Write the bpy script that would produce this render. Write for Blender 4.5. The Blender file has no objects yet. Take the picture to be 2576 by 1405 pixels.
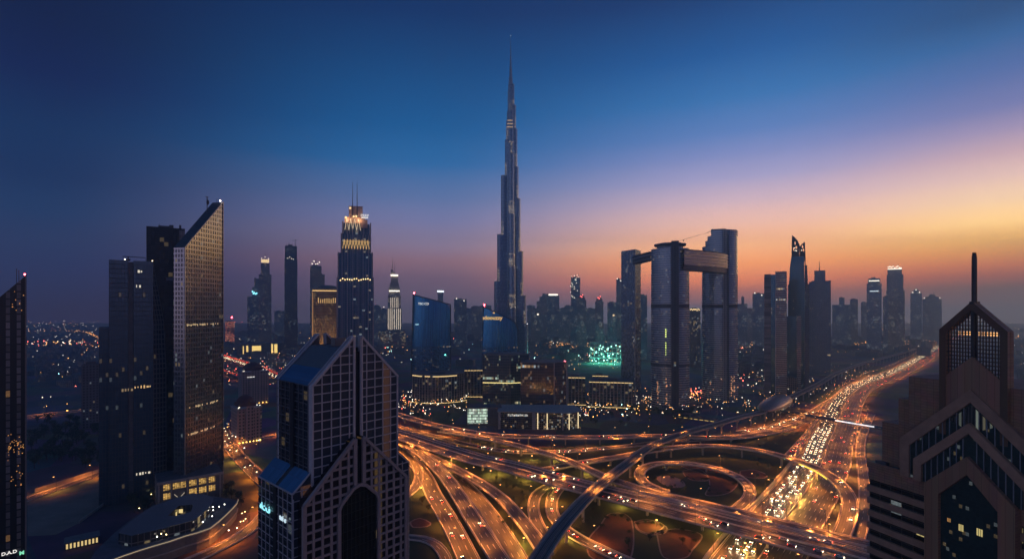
import bpy, bmesh, math, random
from mathutils import Vector, Matrix
random.seed(7)
R = math.radians
SC = bpy.context.scene
COL = SC.collection

# ---------------------------------------------------------------- camera
K, CX, HY, CAMH = 1288.0, 1288.0, 775.0, 150.0
cam = bpy.data.cameras.new('camera'); cam.lens = 18.0; cam.sensor_width = 36.0
cam.shift_y = 0.0281; cam.clip_start = 1.0; cam.clip_end = 60000
camo = bpy.data.objects.new('camera', cam); COL.objects.link(camo)
camo.location = (0, 0, CAMH); camo.rotation_euler = (R(90), 0, 0)
SC.camera = camo

# ---------------------------------------------------------------- exposure and sampling
SC.view_settings.view_transform = 'Standard'; SC.view_settings.look = 'None'
SC.view_settings.exposure = 0.0; SC.view_settings.gamma = 1.0
SC.render.engine = 'CYCLES'
cy = SC.cycles
cy.max_bounces = 5; cy.diffuse_bounces = 2; cy.glossy_bounces = 3; cy.transmission_bounces = 4; cy.volume_bounces = 1
cy.transparent_max_bounces = 8; cy.sample_clamp_indirect = 4.0; cy.use_light_tree = True
cy.use_denoising = True
try: cy.denoiser = 'OPENIMAGEDENOISE'
except Exception: pass
cy.caustics_reflective = False; cy.caustics_refractive = False
cy.use_adaptive_sampling = True; cy.adaptive_threshold = 0.01

# ---------------------------------------------------------------- dusk sky
def lin(c):
    return tuple((v/255/12.92 if v/255 <= .04045 else ((v/255+.055)/1.055)**2.4) for v in c)
SUNAZ = R(60)
DENS = 2.8e-4            # density of the haze box
HZ = {14: (.075, .062, .075), 34: (.04, .045, .066), 69: (.018, .032, .06), 103: (.014, .028, .05), 165: (.012, .02, .03)}  # light the haze itself sends back
def clear(c, e, a):         # sky colour above the haze, so that it looks like c through it
    path = min(722/max(math.sin(R(e)), .001), 6000/math.cos(R(e))); T = math.exp(-DENS*path)
    return tuple(max((v-h*(1-T))/T, v*.1) for v, h in zip(c, HZ[a]))
W = bpy.data.worlds.new('World'); SC.world = W; W.use_nodes = True
nt = W.node_tree; N = nt.nodes; L = nt.links
N.clear()
def nd(tree, t, **kw):
    n = tree.nodes.new(t)
    for k, v in kw.items(): setattr(n, k, v)
    return n
def mth(tree, op, a, b=None, c=None, clamp=False):
    n = tree.nodes.new('ShaderNodeMath'); n.operation = op; n.use_clamp = clamp
    for i, v in enumerate((a, b, c)):
        if v is None: continue
        if isinstance(v, (int, float)): n.inputs[i].default_value = v
        else: tree.links.new(v, n.inputs[i])
    return n.outputs[0]
tc = nd(nt, 'ShaderNodeTexCoord'); sx = nd(nt, 'ShaderNodeSeparateXYZ'); L.new(tc.outputs['Generated'], sx.inputs[0])
X_, Y_, Z_ = sx.outputs
elev = mth(nt, 'ARCSINE', mth(nt, 'MINIMUM', mth(nt, 'MAXIMUM', Z_, -.999), .999))
ef = mth(nt, 'DIVIDE', elev, R(60), clamp=True)
hl = mth(nt, 'MAXIMUM', mth(nt, 'SQRT', mth(nt, 'ADD', mth(nt, 'MULTIPLY', X_, X_), mth(nt, 'MULTIPLY', Y_, Y_))), 1e-4)
dt = mth(nt, 'DIVIDE', mth(nt, 'ADD', mth(nt, 'MULTIPLY', X_, math.sin(SUNAZ)), mth(nt, 'MULTIPLY', Y_, math.cos(SUNAZ))), hl)
ang = mth(nt, 'ARCCOSINE', mth(nt, 'MINIMUM', mth(nt, 'MAXIMUM', dt, -.999), .999))
SKY = [  # angle from the sunset, [(elevation, srgb)]
 (14, [(0,(97,86,92)),(1.7,(112,83,80)),(2.7,(165,92,72)),(3.6,(212,120,65)),(4.5,(234,152,72)),(5.6,(252,186,92)),(7,(253,203,130)),(8.8,(240,200,160)),(10.6,(222,184,172)),(12.4,(195,160,168)),(14.2,(155,138,170)),(15.9,(116,118,165)),(18.5,(86,105,158)),(21,(58,95,146)),(23,(25,76,120)),(40,(8,42,86)),(60,(22,54,100))]),
 (34, [(0,(88,85,98)),(1.7,(150,95,88)),(2.9,(206,118,84)),(4.7,(236,150,92)),(6.4,(238,170,118)),(8.7,(228,178,158)),(10.9,(200,170,180)),(13.2,(158,152,188)),(15.4,(125,135,184)),(17.5,(90,122,178)),(20.7,(55,110,168)),(24.7,(28,86,146)),(30,(0,58,106)),(40,(0,50,98)),(60,(22,54,100))]),
 (69, [(0,(70,70,88)),(3.2,(92,78,96)),(5.2,(118,92,104)),(7,(118,106,128)),(9.5,(108,112,150)),(12,(85,108,152)),(15.6,(38,98,152)),(19.2,(4,86,140)),(21.4,(0,80,133)),(25.7,(0,66,115)),(29.8,(0,50,96)),(40,(0,44,88)),(60,(22,54,100))]),
 (103,[(0,(48,50,70)),(3.3,(42,52,82)),(5.2,(38,54,84)),(8,(30,54,84)),(10.8,(14,48,80)),(14.5,(0,48,82)),(18.9,(0,36,72)),(23,(0,32,62)),(40,(0,28,62)),(60,(22,54,100))]),
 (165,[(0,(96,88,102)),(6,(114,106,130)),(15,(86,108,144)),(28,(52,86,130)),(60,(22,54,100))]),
]
prev = None; pa = None
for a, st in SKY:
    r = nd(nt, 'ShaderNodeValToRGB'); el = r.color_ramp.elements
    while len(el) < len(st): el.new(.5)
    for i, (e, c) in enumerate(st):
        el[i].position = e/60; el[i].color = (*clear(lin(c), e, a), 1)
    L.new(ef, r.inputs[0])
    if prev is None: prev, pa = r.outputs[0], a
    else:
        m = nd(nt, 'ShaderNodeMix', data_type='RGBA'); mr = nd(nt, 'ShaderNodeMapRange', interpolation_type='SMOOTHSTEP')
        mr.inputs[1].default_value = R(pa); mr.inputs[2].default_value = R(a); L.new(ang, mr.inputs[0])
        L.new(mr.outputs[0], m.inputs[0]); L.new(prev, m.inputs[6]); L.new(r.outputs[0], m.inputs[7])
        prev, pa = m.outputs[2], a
SKYGAIN = 1.0
sky = nd(nt, 'ShaderNodeTexSky', sky_type='NISHITA'); sky.sun_disc = False
sky.sun_elevation = R(0.5); sky.sun_rotation = SUNAZ
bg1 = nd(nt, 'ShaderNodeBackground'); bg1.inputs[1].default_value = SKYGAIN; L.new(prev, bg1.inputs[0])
bg2 = nd(nt, 'ShaderNodeBackground'); bg2.inputs[1].default_value = 0.001; L.new(sky.outputs[0], bg2.inputs[0])
ad = nd(nt, 'ShaderNodeAddShader'); wo = nd(nt, 'ShaderNodeOutputWorld')
L.new(bg1.outputs[0], ad.inputs[0]); L.new(bg2.outputs[0], ad.inputs[1]); L.new(ad.outputs[0], wo.inputs[0])

# last glow of the sun, just at the horizon
sl = bpy.data.lights.new('sun', 'SUN'); sl.energy = 0.55; sl.angle = R(10); sl.color = (1, .55, .28)
so = bpy.data.objects.new('sun', sl); COL.objects.link(so)
sd = Vector((math.sin(SUNAZ)*math.cos(R(6)), math.cos(SUNAZ)*math.cos(R(6)), math.sin(R(6))))
so.rotation_euler = sd.to_track_quat('Z', 'Y').to_euler(); so.location = (800, 300, 900)

# ================================================================ helpers
q = 1/1.09317
def P(x, y, Y): return Vector(((x-CX)/K*Y, Y, CAMH+(HY-y)/K*Y))
def G(x, y, z=0.0):
    Y = (CAMH-z)*K/(y-HY); return Vector(((x-CX)/K*Y, Y, z))
def ZM(x0, y0, s): return lambda x, y: ((x0+x/s)*q, (y0+y/s)*q)
T1 = ZM(1080, 1080, 3.0814); T2 = ZM(1650, 1080, 3.0805); T4 = ZM(1950, 880, 3.68); T7 = ZM(2050, 620, 2.651)
T0 = ZM(0, 0, 1.0)

class MB:
    def __init__(s): s.v=[]; s.f=[]; s.uv=[]; s.mi=[]; s.sm=[]
    def face(s, pts, uvs=None, m=0, smooth=False):
        b=len(s.v); s.v += [tuple(p) for p in pts]; s.f.append(list(range(b, b+len(pts))))
        if uvs is None: uvs=[(p[0]+p[1]*.37, p[2]) for p in pts]
        s.uv.append(uvs); s.mi.append(m); s.sm.append(smooth)
    def loft(s, secs, m=0, top=None, bot=None, closed=True, u0=0.0, smooth=False):
        # secs: list of rings of 3D points, same count
        n=len(secs[0]); us=[u0]
        for i in range(n): us.append(us[-1]+(Vector(secs[0][(i+1)%n])-Vector(secs[0][i])).length)
        for a,b in zip(secs, secs[1:]):
            for i in range(n if closed else n-1):
                j=(i+1)%n
                s.face([a[i],a[j],b[j],b[i]], [(us[i],a[i][2]),(us[i+1],a[j][2]),(us[i+1],b[j][2]),(us[i],b[i][2])], m, smooth)
        if top is not None: s.face(secs[-1], [(p[0],p[1]) for p in secs[-1]], top)
        if bot is not None: s.face(list(reversed(secs[0])), [(p[0],p[1]) for p in reversed(secs[0])], bot)
    def prism(s, poly, z0, z1, m=0, top=0, bot=None, smooth=False):
        n=len(poly); zt = z1 if isinstance(z1,(list,tuple)) else [z1]*n; zb = z0 if isinstance(z0,(list,tuple)) else [z0]*n
        s.loft([[(p[0],p[1],zb[i]) for i,p in enumerate(poly)],[(p[0],p[1],zt[i]) for i,p in enumerate(poly)]], m, top, bot, smooth=smooth)
    def box(s, x0,x1,y0,y1,z0,z1, m=0, bot=True):
        s.prism([(x0,y0),(x1,y0),(x1,y1),(x0,y1)], z0, z1, m, m, m if bot else None)
    def bar(s, a, b, w, h=None, m=0):
        a=Vector(a); b=Vector(b); h=h or w; d=(b-a).normalized()
        up=Vector((0,0,1)) if abs(d.z)<.95 else Vector((0,1,0))
        x=d.cross(up).normalized()*w/2; y=x.cross(d).normalized()*h/2
        s.loft([[a-x-y,a+x-y,a+x+y,a-x+y],[b-x-y,b+x-y,b+x+y,b-x+y]], m, m, m)
    def tube(s, pts, r, n=8, m=0, caps=True):
        pts=[Vector(p) for p in pts]; secs=[]
        rs = r if isinstance(r,(list,tuple)) else [r]*len(pts)
        for i,p in enumerate(pts):
            d=(pts[min(i+1,len(pts)-1)]-pts[max(i-1,0)]).normalized()
            up=Vector((0,0,1)) if abs(d.z)<.9 else Vector((0,1,0))
            x=d.cross(up).normalized(); y=x.cross(d)
            secs.append([tuple(p+(x*math.cos(2*math.pi*k/n)+y*math.sin(2*math.pi*k/n))*rs[i]) for k in range(n)])
        s.loft(secs, m, m if caps else None, m if caps else None, smooth=True)
    def ball(s, c, rx, ry, rz, nu=10, nv=6, m=0, half=False):
        secs=[]
        for j in range(nv+1):
            t=(0 if half else -math.pi/2)+(math.pi/2 if half else math.pi)*j/nv
            rr=max(math.cos(t),.01)
            secs.append([(c[0]+rx*rr*math.cos(2*math.pi*i/nu), c[1]+ry*rr*math.sin(2*math.pi*i/nu), c[2]+rz*math.sin(t)) for i in range(nu)])
        s.loft(secs, m, m, m, smooth=True)
    def move(s, m): s.v=[tuple(m@Vector(p)) for p in s.v]; return s
    def build(s, name, mats, parent=None, data_only=False):
        me=bpy.data.meshes.new(name); me.from_pydata(s.v, [], s.f)
        if not isinstance(mats,(list,tuple)): mats=[mats]
        for m in mats: me.materials.append(m)
        ul=me.uv_layers.new(name='UVMap'); k=0
        dat=[]
        for u in s.uv:
            for a in u: dat += [a[0],a[1]]
        ul.data.foreach_set('uv', dat)
        me.polygons.foreach_set('material_index', s.mi)
        me.polygons.foreach_set('use_smooth', s.sm)
        me.update()
        if data_only: return me
        o=bpy.data.objects.new(name, me); COL.objects.link(o)
        if parent is not None: o.parent=parent
        return o
def tag(o, label=None, cat=None, group=None, kind=None):
    if label: o['label']=label
    if cat: o['category']=cat
    if group: o['group']=group
    if kind: o['kind']=kind
    return o
def empty(name, loc, rz=0.0, label=None, cat=None, group=None):
    o=bpy.data.objects.new(name, None); COL.objects.link(o); o.location=loc; o.rotation_euler=(0,0,rz); o.empty_display_size=.5
    return tag(o, label, cat, group)
def copy_tree(o, parent=None, keep=('group','category')):
    c=o.copy(); COL.objects.link(c); c.parent=parent
    for ch in list(o.children): copy_tree(ch, c)
    return c

# ---------------------------------------------------------------- materials
def pbsdf(name):
    m=bpy.data.materials.new(name); m.use_nodes=True; t=m.node_tree
    return m, t, t.nodes['Principled BSDF']
def plain(name, col, rough=.6, var=.25, scale=.2, metal=0.0, bump=0.0, spec=.5, streak=None):
    m,t,b=pbsdf(name)
    n=nd(t,'ShaderNodeTexNoise'); n.inputs['Scale'].default_value=scale; n.inputs['Detail'].default_value=6; n.inputs['Roughness'].default_value=.65
    g=nd(t,'ShaderNodeTexCoord'); mp=nd(t,'ShaderNodeMapping'); t.links.new(g.outputs['Object'],mp.inputs[0]); t.links.new(mp.outputs[0],n.inputs['Vector'])
    if streak: mp.inputs['Scale'].default_value=streak
    r=nd(t,'ShaderNodeValToRGB'); r.color_ramp.elements[0].position=.3; r.color_ramp.elements[1].position=.7
    r.color_ramp.elements[0].color=(*[c*(1-var) for c in col],1); r.color_ramp.elements[1].color=(*[min(1,c*(1+var)) for c in col],1)
    t.links.new(n.outputs['Fac'],r.inputs[0]); t.links.new(r.outputs[0],b.inputs['Base Color'])
    b.inputs['Roughness'].default_value=rough; b.inputs['Metallic'].default_value=metal; b.inputs['Specular IOR Level'].default_value=spec
    if bump:
        bp=nd(t,'ShaderNodeBump'); bp.inputs['Strength'].default_value=bump; t.links.new(n.outputs['Fac'],bp.inputs['Height']); t.links.new(bp.outputs[0],b.inputs['Normal'])
    return m
def glow(name, col, s, samp='NONE'):
    m,t,b=pbsdf(name); b.inputs['Base Color'].default_value=(*[c*.5 for c in col],1)
    b.inputs['Emission Color'].default_value=(*col,1); b.inputs['Emission Strength'].default_value=s
    m.cycles.emission_sampling=samp
    return m
_fc={}
def facade(bay=3.0, floor=3.5, fw=.12, fh=.2, glass=(.02,.03,.045), frame=(.1,.1,.11), lit=.05, warm=(1,.72,.36), cool=(.8,.95,1), es=1.6,
           seed=0.0, rough=.12, frough=.55, ior=1.7, coolmix=.3, rows=0.0, metal=0.0, vclus=.12, frmetal=0.0):
    key=(bay,floor,fw,fh,glass,frame,lit,warm,cool,es,seed,rough,frough,ior,coolmix,rows,metal,vclus,frmetal)
    if key in _fc: return _fc[key]
    m,t,b=pbsdf('facade'); A=lambda op,a,bb=None,c=None,clamp=False: mth(t,op,a,bb,c,clamp)
    uvn=nd(t,'ShaderNodeUVMap'); sp=nd(t,'ShaderNodeSeparateXYZ'); t.links.new(uvn.outputs[0],sp.inputs[0])
    a=A('DIVIDE',sp.outputs[0],bay); v=A('DIVIDE',sp.outputs[1],floor)
    ai=A('FLOOR',a); vi=A('FLOOR',v); af=A('SUBTRACT',a,ai); vf=A('SUBTRACT',v,vi)
    fr=A('MAXIMUM',A('LESS_THAN',af,fw),A('LESS_THAN',vf,fh))
    cb=nd(t,'ShaderNodeCombineXYZ'); t.links.new(ai,cb.inputs[0]); t.links.new(vi,cb.inputs[1]); cb.inputs[2].default_value=seed
    wn=nd(t,'ShaderNodeTexWhiteNoise',noise_dimensions='3D'); t.links.new(cb.outputs[0],wn.inputs['Vector'])
    sc=nd(t,'ShaderNodeSeparateColor'); t.links.new(wn.outputs['Color'],sc.inputs[0])
    cl=nd(t,'ShaderNodeTexNoise'); cl.inputs['Scale'].default_value=vclus; cl.inputs['Detail'].default_value=2; t.links.new(cb.outputs[0],cl.inputs['Vector'])
    den=A('MULTIPLY',A('POWER',A('MULTIPLY',cl.outputs['Fac'],2.0),3.0),lit)
    litm=A('LESS_THAN',wn.outputs['Value'],den)
    if rows:
        cr=nd(t,'ShaderNodeCombineXYZ'); t.links.new(vi,cr.inputs[1]); cr.inputs[2].default_value=seed+11
        t.links.new(A('FLOOR',A('DIVIDE',ai,9.0)),cr.inputs[0])
        wr=nd(t,'ShaderNodeTexWhiteNoise',noise_dimensions='3D'); t.links.new(cr.outputs[0],wr.inputs['Vector'])
        litm=A('MAXIMUM',litm,A('MULTIPLY',A('LESS_THAN',wr.outputs['Value'],rows),A('LESS_THAN',sc.outputs[1],.75)))
    litm=A('MULTIPLY',litm,A('SUBTRACT',1.0,fr))
    # each lit pane has its own brightness, dims toward the sill (blinds) and varies inside
    pn=nd(t,'ShaderNodeTexNoise'); pn.inputs['Scale'].default_value=1.3; pn.inputs['Detail'].default_value=2; t.links.new(uvn.outputs[0],pn.inputs['Vector'])
    br=A('MULTIPLY',A('MULTIPLY_ADD',sc.outputs[0],.85,.15),A('MULTIPLY_ADD',pn.outputs['Fac'],1.4,.1))
    mx=nd(t,'ShaderNodeMix',data_type='RGBA'); mx.inputs[6].default_value=(*warm,1); mx.inputs[7].default_value=(*cool,1)
    t.links.new(A('LESS_THAN',sc.outputs[2],coolmix),mx.inputs[0])
    t.links.new(mx.outputs[2],b.inputs['Emission Color']); t.links.new(A('MULTIPLY',A('MULTIPLY',litm,br),es),b.inputs['Emission Strength'])
    cg=nd(t,'ShaderNodeMix',data_type='RGBA'); v1,v2=(.86,1.14) if metal else (.6,1.5); cg.inputs[6].default_value=(*[c*v1 for c in glass],1); cg.inputs[7].default_value=(*[min(1,c*v2) for c in glass],1); t.links.new(sc.outputs[1],cg.inputs[0])
    cf=nd(t,'ShaderNodeMix',data_type='RGBA'); t.links.new(fr,cf.inputs[0]); t.links.new(cg.outputs[2],cf.inputs[6]); cf.inputs[7].default_value=(*frame,1)
    t.links.new(cf.outputs[2],b.inputs['Base Color'])
    t.links.new(A('ADD',A('MULTIPLY',fr,frough-rough),A('MULTIPLY_ADD',sc.outputs[0],.06,rough)),b.inputs['Roughness'])
    b.inputs['IOR'].default_value=ior
    if frmetal or metal: t.links.new(A('ADD',A('MULTIPLY',fr,frmetal-metal),metal),b.inputs['Metallic'])
    # slight pane-to-pane tilt so the reflections break up
    bp=nd(t,'ShaderNodeBump'); bp.inputs['Strength'].default_value=.06; bp.inputs['Distance'].default_value=.3; t.links.new(A('ADD',pn.outputs['Fac'],A('MULTIPLY',fr,1.2)),bp.inputs['Height']); t.links.new(bp.outputs[0],b.inputs['Normal'])
    m.cycles.emission_sampling='NONE'
    _fc[key]=m; return m

M={}
M['roof']=plain('roof_gravel',(.09,.09,.1),.8,.35,.3)
M['roofd']=plain('roof_dark',(.035,.04,.05),.6,.35,.3)
M['conc']=plain('concrete',(.34,.32,.29),.75,.2,.35)
M['para']=plain('pale_parapet',(.55,.5,.45),.7,.15,.3)
M['concd']=plain('dark_concrete',(.16,.15,.145),.8,.25,.35)
M['asph']=plain('asphalt',(.062,.058,.056),.62,.35,.12)
M['lane']=plain('lane_paint',(.7,.68,.62),.6,.15,.8)
M['grass']=plain('lawn',(.014,.028,.009),.95,.45,.05)
M['bed']=plain('flower_bed',(.075,.026,.022),.95,.4,.12)
M['sand']=plain('sandy_soil',(.22,.17,.13),.95,.3,.05)
M['pave']=plain('paving',(.24,.19,.17),.8,.2,.15)
M['steel']=plain('steel',(.25,.26,.28),.35,.15,.5,metal=.8)
M['dark']=plain('dark_metal',(.03,.032,.036),.45,.3,.5)
M['leaf']=plain('leaves',(.04,.06,.025),.85,.5,.6)
M['bark']=plain('bark',(.07,.05,.035),.9,.3,1.0)
M['warmlamp']=glow('warm_lamp',(1,.62,.25),60)
M['orange']=glow('sodium_lamp',(1,.45,.12),7)
M['white']=glow('white_lamp',(1,.93,.8),60)
M['red']=glow('red_beacon',(1,.06,.08),40)
M['head']=glow('headlight',(1,.8,.5),24)
M['tail']=glow('taillight',(1,.06,.03),20)
M['warmwin']=glow('warm_window',(1,.68,.28),1.6)
M['strip']=glow('warm_strip',(1,.7,.3),3.0)
M['gold']=glow('gold_strip',(1,.62,.22),1.3)
M['cyan']=glow('cyan_sign',(.35,.9,1),1.1)
M['whitesign']=glow('white_sign',(1,.97,.9),.9)
M['yellowsign']=glow('yellow_sign',(1,.58,.18),1.0)
M['teal']=glow('teal_flood',(.45,1,.8),7)

# ---------------------------------------------------------------- ground
mg,tg,bg=pbsdf('ground_soil')
g=nd(tg,'ShaderNodeTexCoord'); n1=nd(tg,'ShaderNodeTexNoise'); n1.inputs['Scale'].default_value=.004; n1.inputs['Detail'].default_value=9; n1.inputs['Roughness'].default_value=.7
tg.links.new(g.outputs['Object'],n1.inputs['Vector']); vo=nd(tg,'ShaderNodeTexVoronoi'); vo.inputs['Scale'].default_value=.018; tg.links.new(g.outputs['Object'],vo.inputs['Vector'])
r1=nd(tg,'ShaderNodeValToRGB'); e=r1.color_ramp.elements; e[0].position=.35; e[0].color=(.06,.062,.058,1); e[1].position=.65; e[1].color=(.26,.23,.2,1)
mx=nd(tg,'ShaderNodeMix',data_type='RGBA'); mx.blend_type='MULTIPLY'; mx.inputs[0].default_value=.7
tg.links.new(n1.outputs['Fac'],r1.inputs[0]); tg.links.new(r1.outputs[0],mx.inputs[6]); tg.links.new(vo.outputs['Color'],mx.inputs[7]); tg.links.new(mx.outputs[2],bg.inputs['Base Color']); bg.inputs['Roughness'].default_value=.9
b=MB()
for i in range(10):
    for j in range(6):
        x0=-5000+1000*i; y0=-800+1000*j
        b.face([(x0,y0,0),(x0+1000,y0,0),(x0+1000,y0+1000,0),(x0,y0+1000,0)])
tag(b.build('ground',mg), kind='structure')

# ---------------------------------------------------------------- haze
hm=bpy.data.materials.new('haze'); hm.use_nodes=True; t=hm.node_tree; t.nodes.clear()
pv=nd(t,'ShaderNodeVolumePrincipled'); pv.inputs['Color'].default_value=(.34,.56,.72,1); pv.inputs['Density'].default_value=DENS; pv.inputs['Anisotropy'].default_value=.55
ou=nd(t,'ShaderNodeOutputMaterial'); t.links.new(pv.outputs[0],ou.inputs['Volume'])
b=MB(); b.box(-5400,5400,-900,5400,-1.0,872.0)
ho=b.build('haze',hm); tag(ho, kind='stuff')
# ================================================================ roads
def spline(pts, step=7.0):
    out=[]
    p=[pts[0]*2-pts[1]]+pts+[pts[-1]*2-pts[-2]]
    for i in range(1,len(p)-2):
        a,b_,c,d=p[i-1],p[i],p[i+1],p[i+2]; n=max(2,int((c-b_).length/step))
        for k in range(n):
            t=k/n
            out.append(.5*((2*b_)+(c-a)*t+(2*a-5*b_+4*c-d)*t*t+(3*b_-a-3*c+d)*t*t*t))
    out.append(pts[-1]); return out
def frames(c):
    ns=[]
    for i in range(len(c)):
        d=c[min(i+1,len(c)-1)]-c[max(i-1,0)]; d.z=0; d.normalize(); ns.append((d,Vector((d.y,-d.x,0))))   # right normal
    return ns
ROADS={}
def road(key, label, pts, width, lanes=2, wall=True, medians=(), pier=0, thick=1.3, lamps=0, lampside=1, wallmat='para', lampe=1.0, step=7.0, edge=True, z0=None, skip=None, dark=False):
    c=spline(pts, step); fr=frames(c); ROADS[key]=(c,fr,width)
    hw=width/2; up=Vector((0,0,1)); elevated=pier>0
    b=MB(); cum=0
    for i in range(len(c)-1):
        L_=(c[i+1]-c[i]).length; a,b2=c[i],c[i+1]; n1,n2=fr[i][1],fr[i+1][1]
        b.face([a-n1*hw,a+n1*hw,b2+n2*hw,b2-n2*hw],[(-hw,cum),(hw,cum),(hw,cum+L_),(-hw,cum+L_)]); cum+=L_
    root=tag(b.build('road',M['road']), label, 'road', kind='structure')
    def strip(bb,o1,o2,za,zb,m=0,i0=0,i1=None):
        i1=len(c) if i1 is None else i1
        secs=[[c[i]+fr[i][1]*o1+up*za, c[i]+fr[i][1]*o2+up*za, c[i]+fr[i][1]*o2+up*zb, c[i]+fr[i][1]*o1+up*zb] for i in range(i0,i1)]
        if len(secs)>1: bb.loft(secs,m,m,m)
    if elevated:
        d=MB(); secs=[]
        for i in range(len(c)):
            n_=fr[i][1]; p=c[i]; h_=hw+.5
            secs.append([p-n_*h_-up*.02,p-n_*h_*.98-up*.6,p-n_*h_*.55-up*thick,p+n_*h_*.55-up*thick,p+n_*h_*.98-up*.6,p+n_*h_-up*.02])
        d.loft(secs,0,0,0); d.build('deck',M['conc'],root)
    if wall:
        for s_ in (-1,1):
            w=MB(); o=s_*(hw+.1); strip(w,o-.15,o+.15,-.02,1.0); w.build('parapet',M[wallmat],root)
    for md in medians:
        w=MB(); strip(w,md-.25,md+.25,.0,.95); w.build('median_barrier',M['para'],root)
    mk=MB()
    if edge:
        for o in (-hw+.7,hw-.7): strip(mk,o-.14,o+.14,.02,.024)
    for k in range(1,lanes):
        o=-hw+width*k/lanes
        if any(abs(o-m_)<1 for m_ in medians): continue
        for i in range(0,len(c)-1,2):
            a=c[i]; b2=a+(c[i+1]-a)*.75; n1=fr[i][1]
            mk.face([a+n1*(o-.13)+up*.03,a+n1*(o+.13)+up*.03,b2+n1*(o+.13)+up*.03,b2+n1*(o-.13)+up*.03])
    if mk.f: mk.build('lane_marking',M['lane'],root)
    if elevated:
        dist=0
        for i in range(1,len(c)-1):
            dist+=(c[i]-c[i-1]).length
            if dist>pier:
                dist=0; p=c[i]; 
                if p.z<3.2: continue
                d_,n_=fr[i]; r=MB(); w2=min(hw*.6,3.2); zt=p.z-thick
                def rc(wx,wy,z): return [tuple(p.xy.to_3d()+n_*sx_*wx+d_*sy_*wy+up*z) for sx_,sy_ in((-1,-1),(1,-1),(1,1),(-1,1))]
                r.loft([rc(.9,.7,0),rc(.9,.7,zt-1.6),rc(w2,.9,zt-.4),rc(w2,.9,zt)],0,0,0)
                r.build('pier',M['conc'],root)
    if lamps: lamp_line(c,fr,hw,lamps,lampside,label,lampe)
    return root
def pk(cv, lst):   # [(x,y,z)] in a converter -> points
    return [G(*cv(x,y),z) for x,y,z in lst]

# road surface with worn wheel tracks along each lane
mr,tr,br=pbsdf('road_asphalt')
uvn=nd(tr,'ShaderNodeUVMap'); mp=nd(tr,'ShaderNodeMapping'); mp.inputs['Scale'].default_value=(1.1,.006,1); tr.links.new(uvn.outputs[0],mp.inputs[0])
na=nd(tr,'ShaderNodeTexNoise'); na.inputs['Scale'].default_value=1.0; na.inputs['Detail'].default_value=5; tr.links.new(mp.outputs[0],na.inputs['Vector'])
nb=nd(tr,'ShaderNodeTexNoise'); nb.inputs['Scale'].default_value=.05; nb.inputs['Detail'].default_value=6; tr.links.new(uvn.outputs[0],nb.inputs['Vector'])
av=mth(tr,'MULTIPLY',na.outputs['Fac'],mth(tr,'MULTIPLY_ADD',nb.outputs['Fac'],.8,.6))
rr=nd(tr,'ShaderNodeValToRGB'); rr.color_ramp.elements[0].position=.3; rr.color_ramp.elements[0].color=(.022,.021,.022,1); rr.color_ramp.elements[1].position=.72; rr.color_ramp.elements[1].color=(.095,.088,.085,1)
tr.links.new(av,rr.inputs[0]); tr.links.new(rr.outputs[0],br.inputs['Base Color']); br.inputs['Roughness'].default_value=.5
M['road']=mr

# ---- street lamps ------------------------------------------------
lampL=bpy.data.lights.new('lamp_light','SPOT'); lampL.energy=32000; lampL.spot_size=R(152); lampL.spot_blend=1.0; lampL.color=(1,.285,.045); lampL.shadow_soft_size=.35
lampW=bpy.data.lights.new('white_lamp_light','SPOT'); lampW.energy=9000; lampW.spot_size=R(150); lampW.spot_blend=.6; lampW.color=(1,.62,.28); lampW.shadow_soft_size=.3
def lamp_meshes():
    a=MB(); a.tube([(0,0,0),(0,0,.6),(0,0,11.6)],[.22,.14,.08],8); p=a.build('pole',M['dark'],data_only=True)
    a=MB(); a.tube([(0,0,11.5),(.5,0,12.0),(2.0,0,12.15)],[.07,.06,.05],6); r=a.build('arm',M['dark'],data_only=True)
    a=MB(); a.prism([(1.8,-.18),(3.0,-.14),(3.0,.14),(1.8,.18)],12.08,12.24,0,0); a.prism([(1.9,-.28),(2.9,-.28),(2.9,.28),(1.9,.28)],11.9,12.07,1,1,1)
    h=a.build('lamp_head',[M['dark'],M['orange']],data_only=True)
    return p,r,h
LMP=lamp_meshes(); NL=0
def street_lamp(pos, face, label, group, e=1.0, light=None):
    global NL
    NL+=1
    o=empty('street_lamp',pos,math.atan2(face.y,face.x),label,'street lamp',group)
    for nm,me in zip(('pole','arm','lamp_head'),LMP):
        c=bpy.data.objects.new(nm,me); COL.objects.link(c); c.parent=o
    l=bpy.data.objects.new('lamp_light',light or lampL); COL.objects.link(l); l.parent=o; l.location=(2.4,0,11.8)
    return o
def lamp_line(c,fr,hw,gap,side,label,e=1.0):
    d=gap*.5; k=0
    for i in range(1,len(c)):
        d+=(c[i]-c[i-1]).length
        if d>=gap:
            d=0; k+=1; s_=side if side in(-1,1) else (1 if k%2 else -1)
            p=c[i]+fr[i][1]*s_*(hw+.45); v=p-Vector((0,0,0))
            if p.y<150 or abs(p.x/p.y)>1.06 or (p.y<305 and p.z<12): continue
            street_lamp(p,-fr[i][1]*s_,'orange pole lamp along the '+label, 'lamps along the '+label, e)

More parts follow.
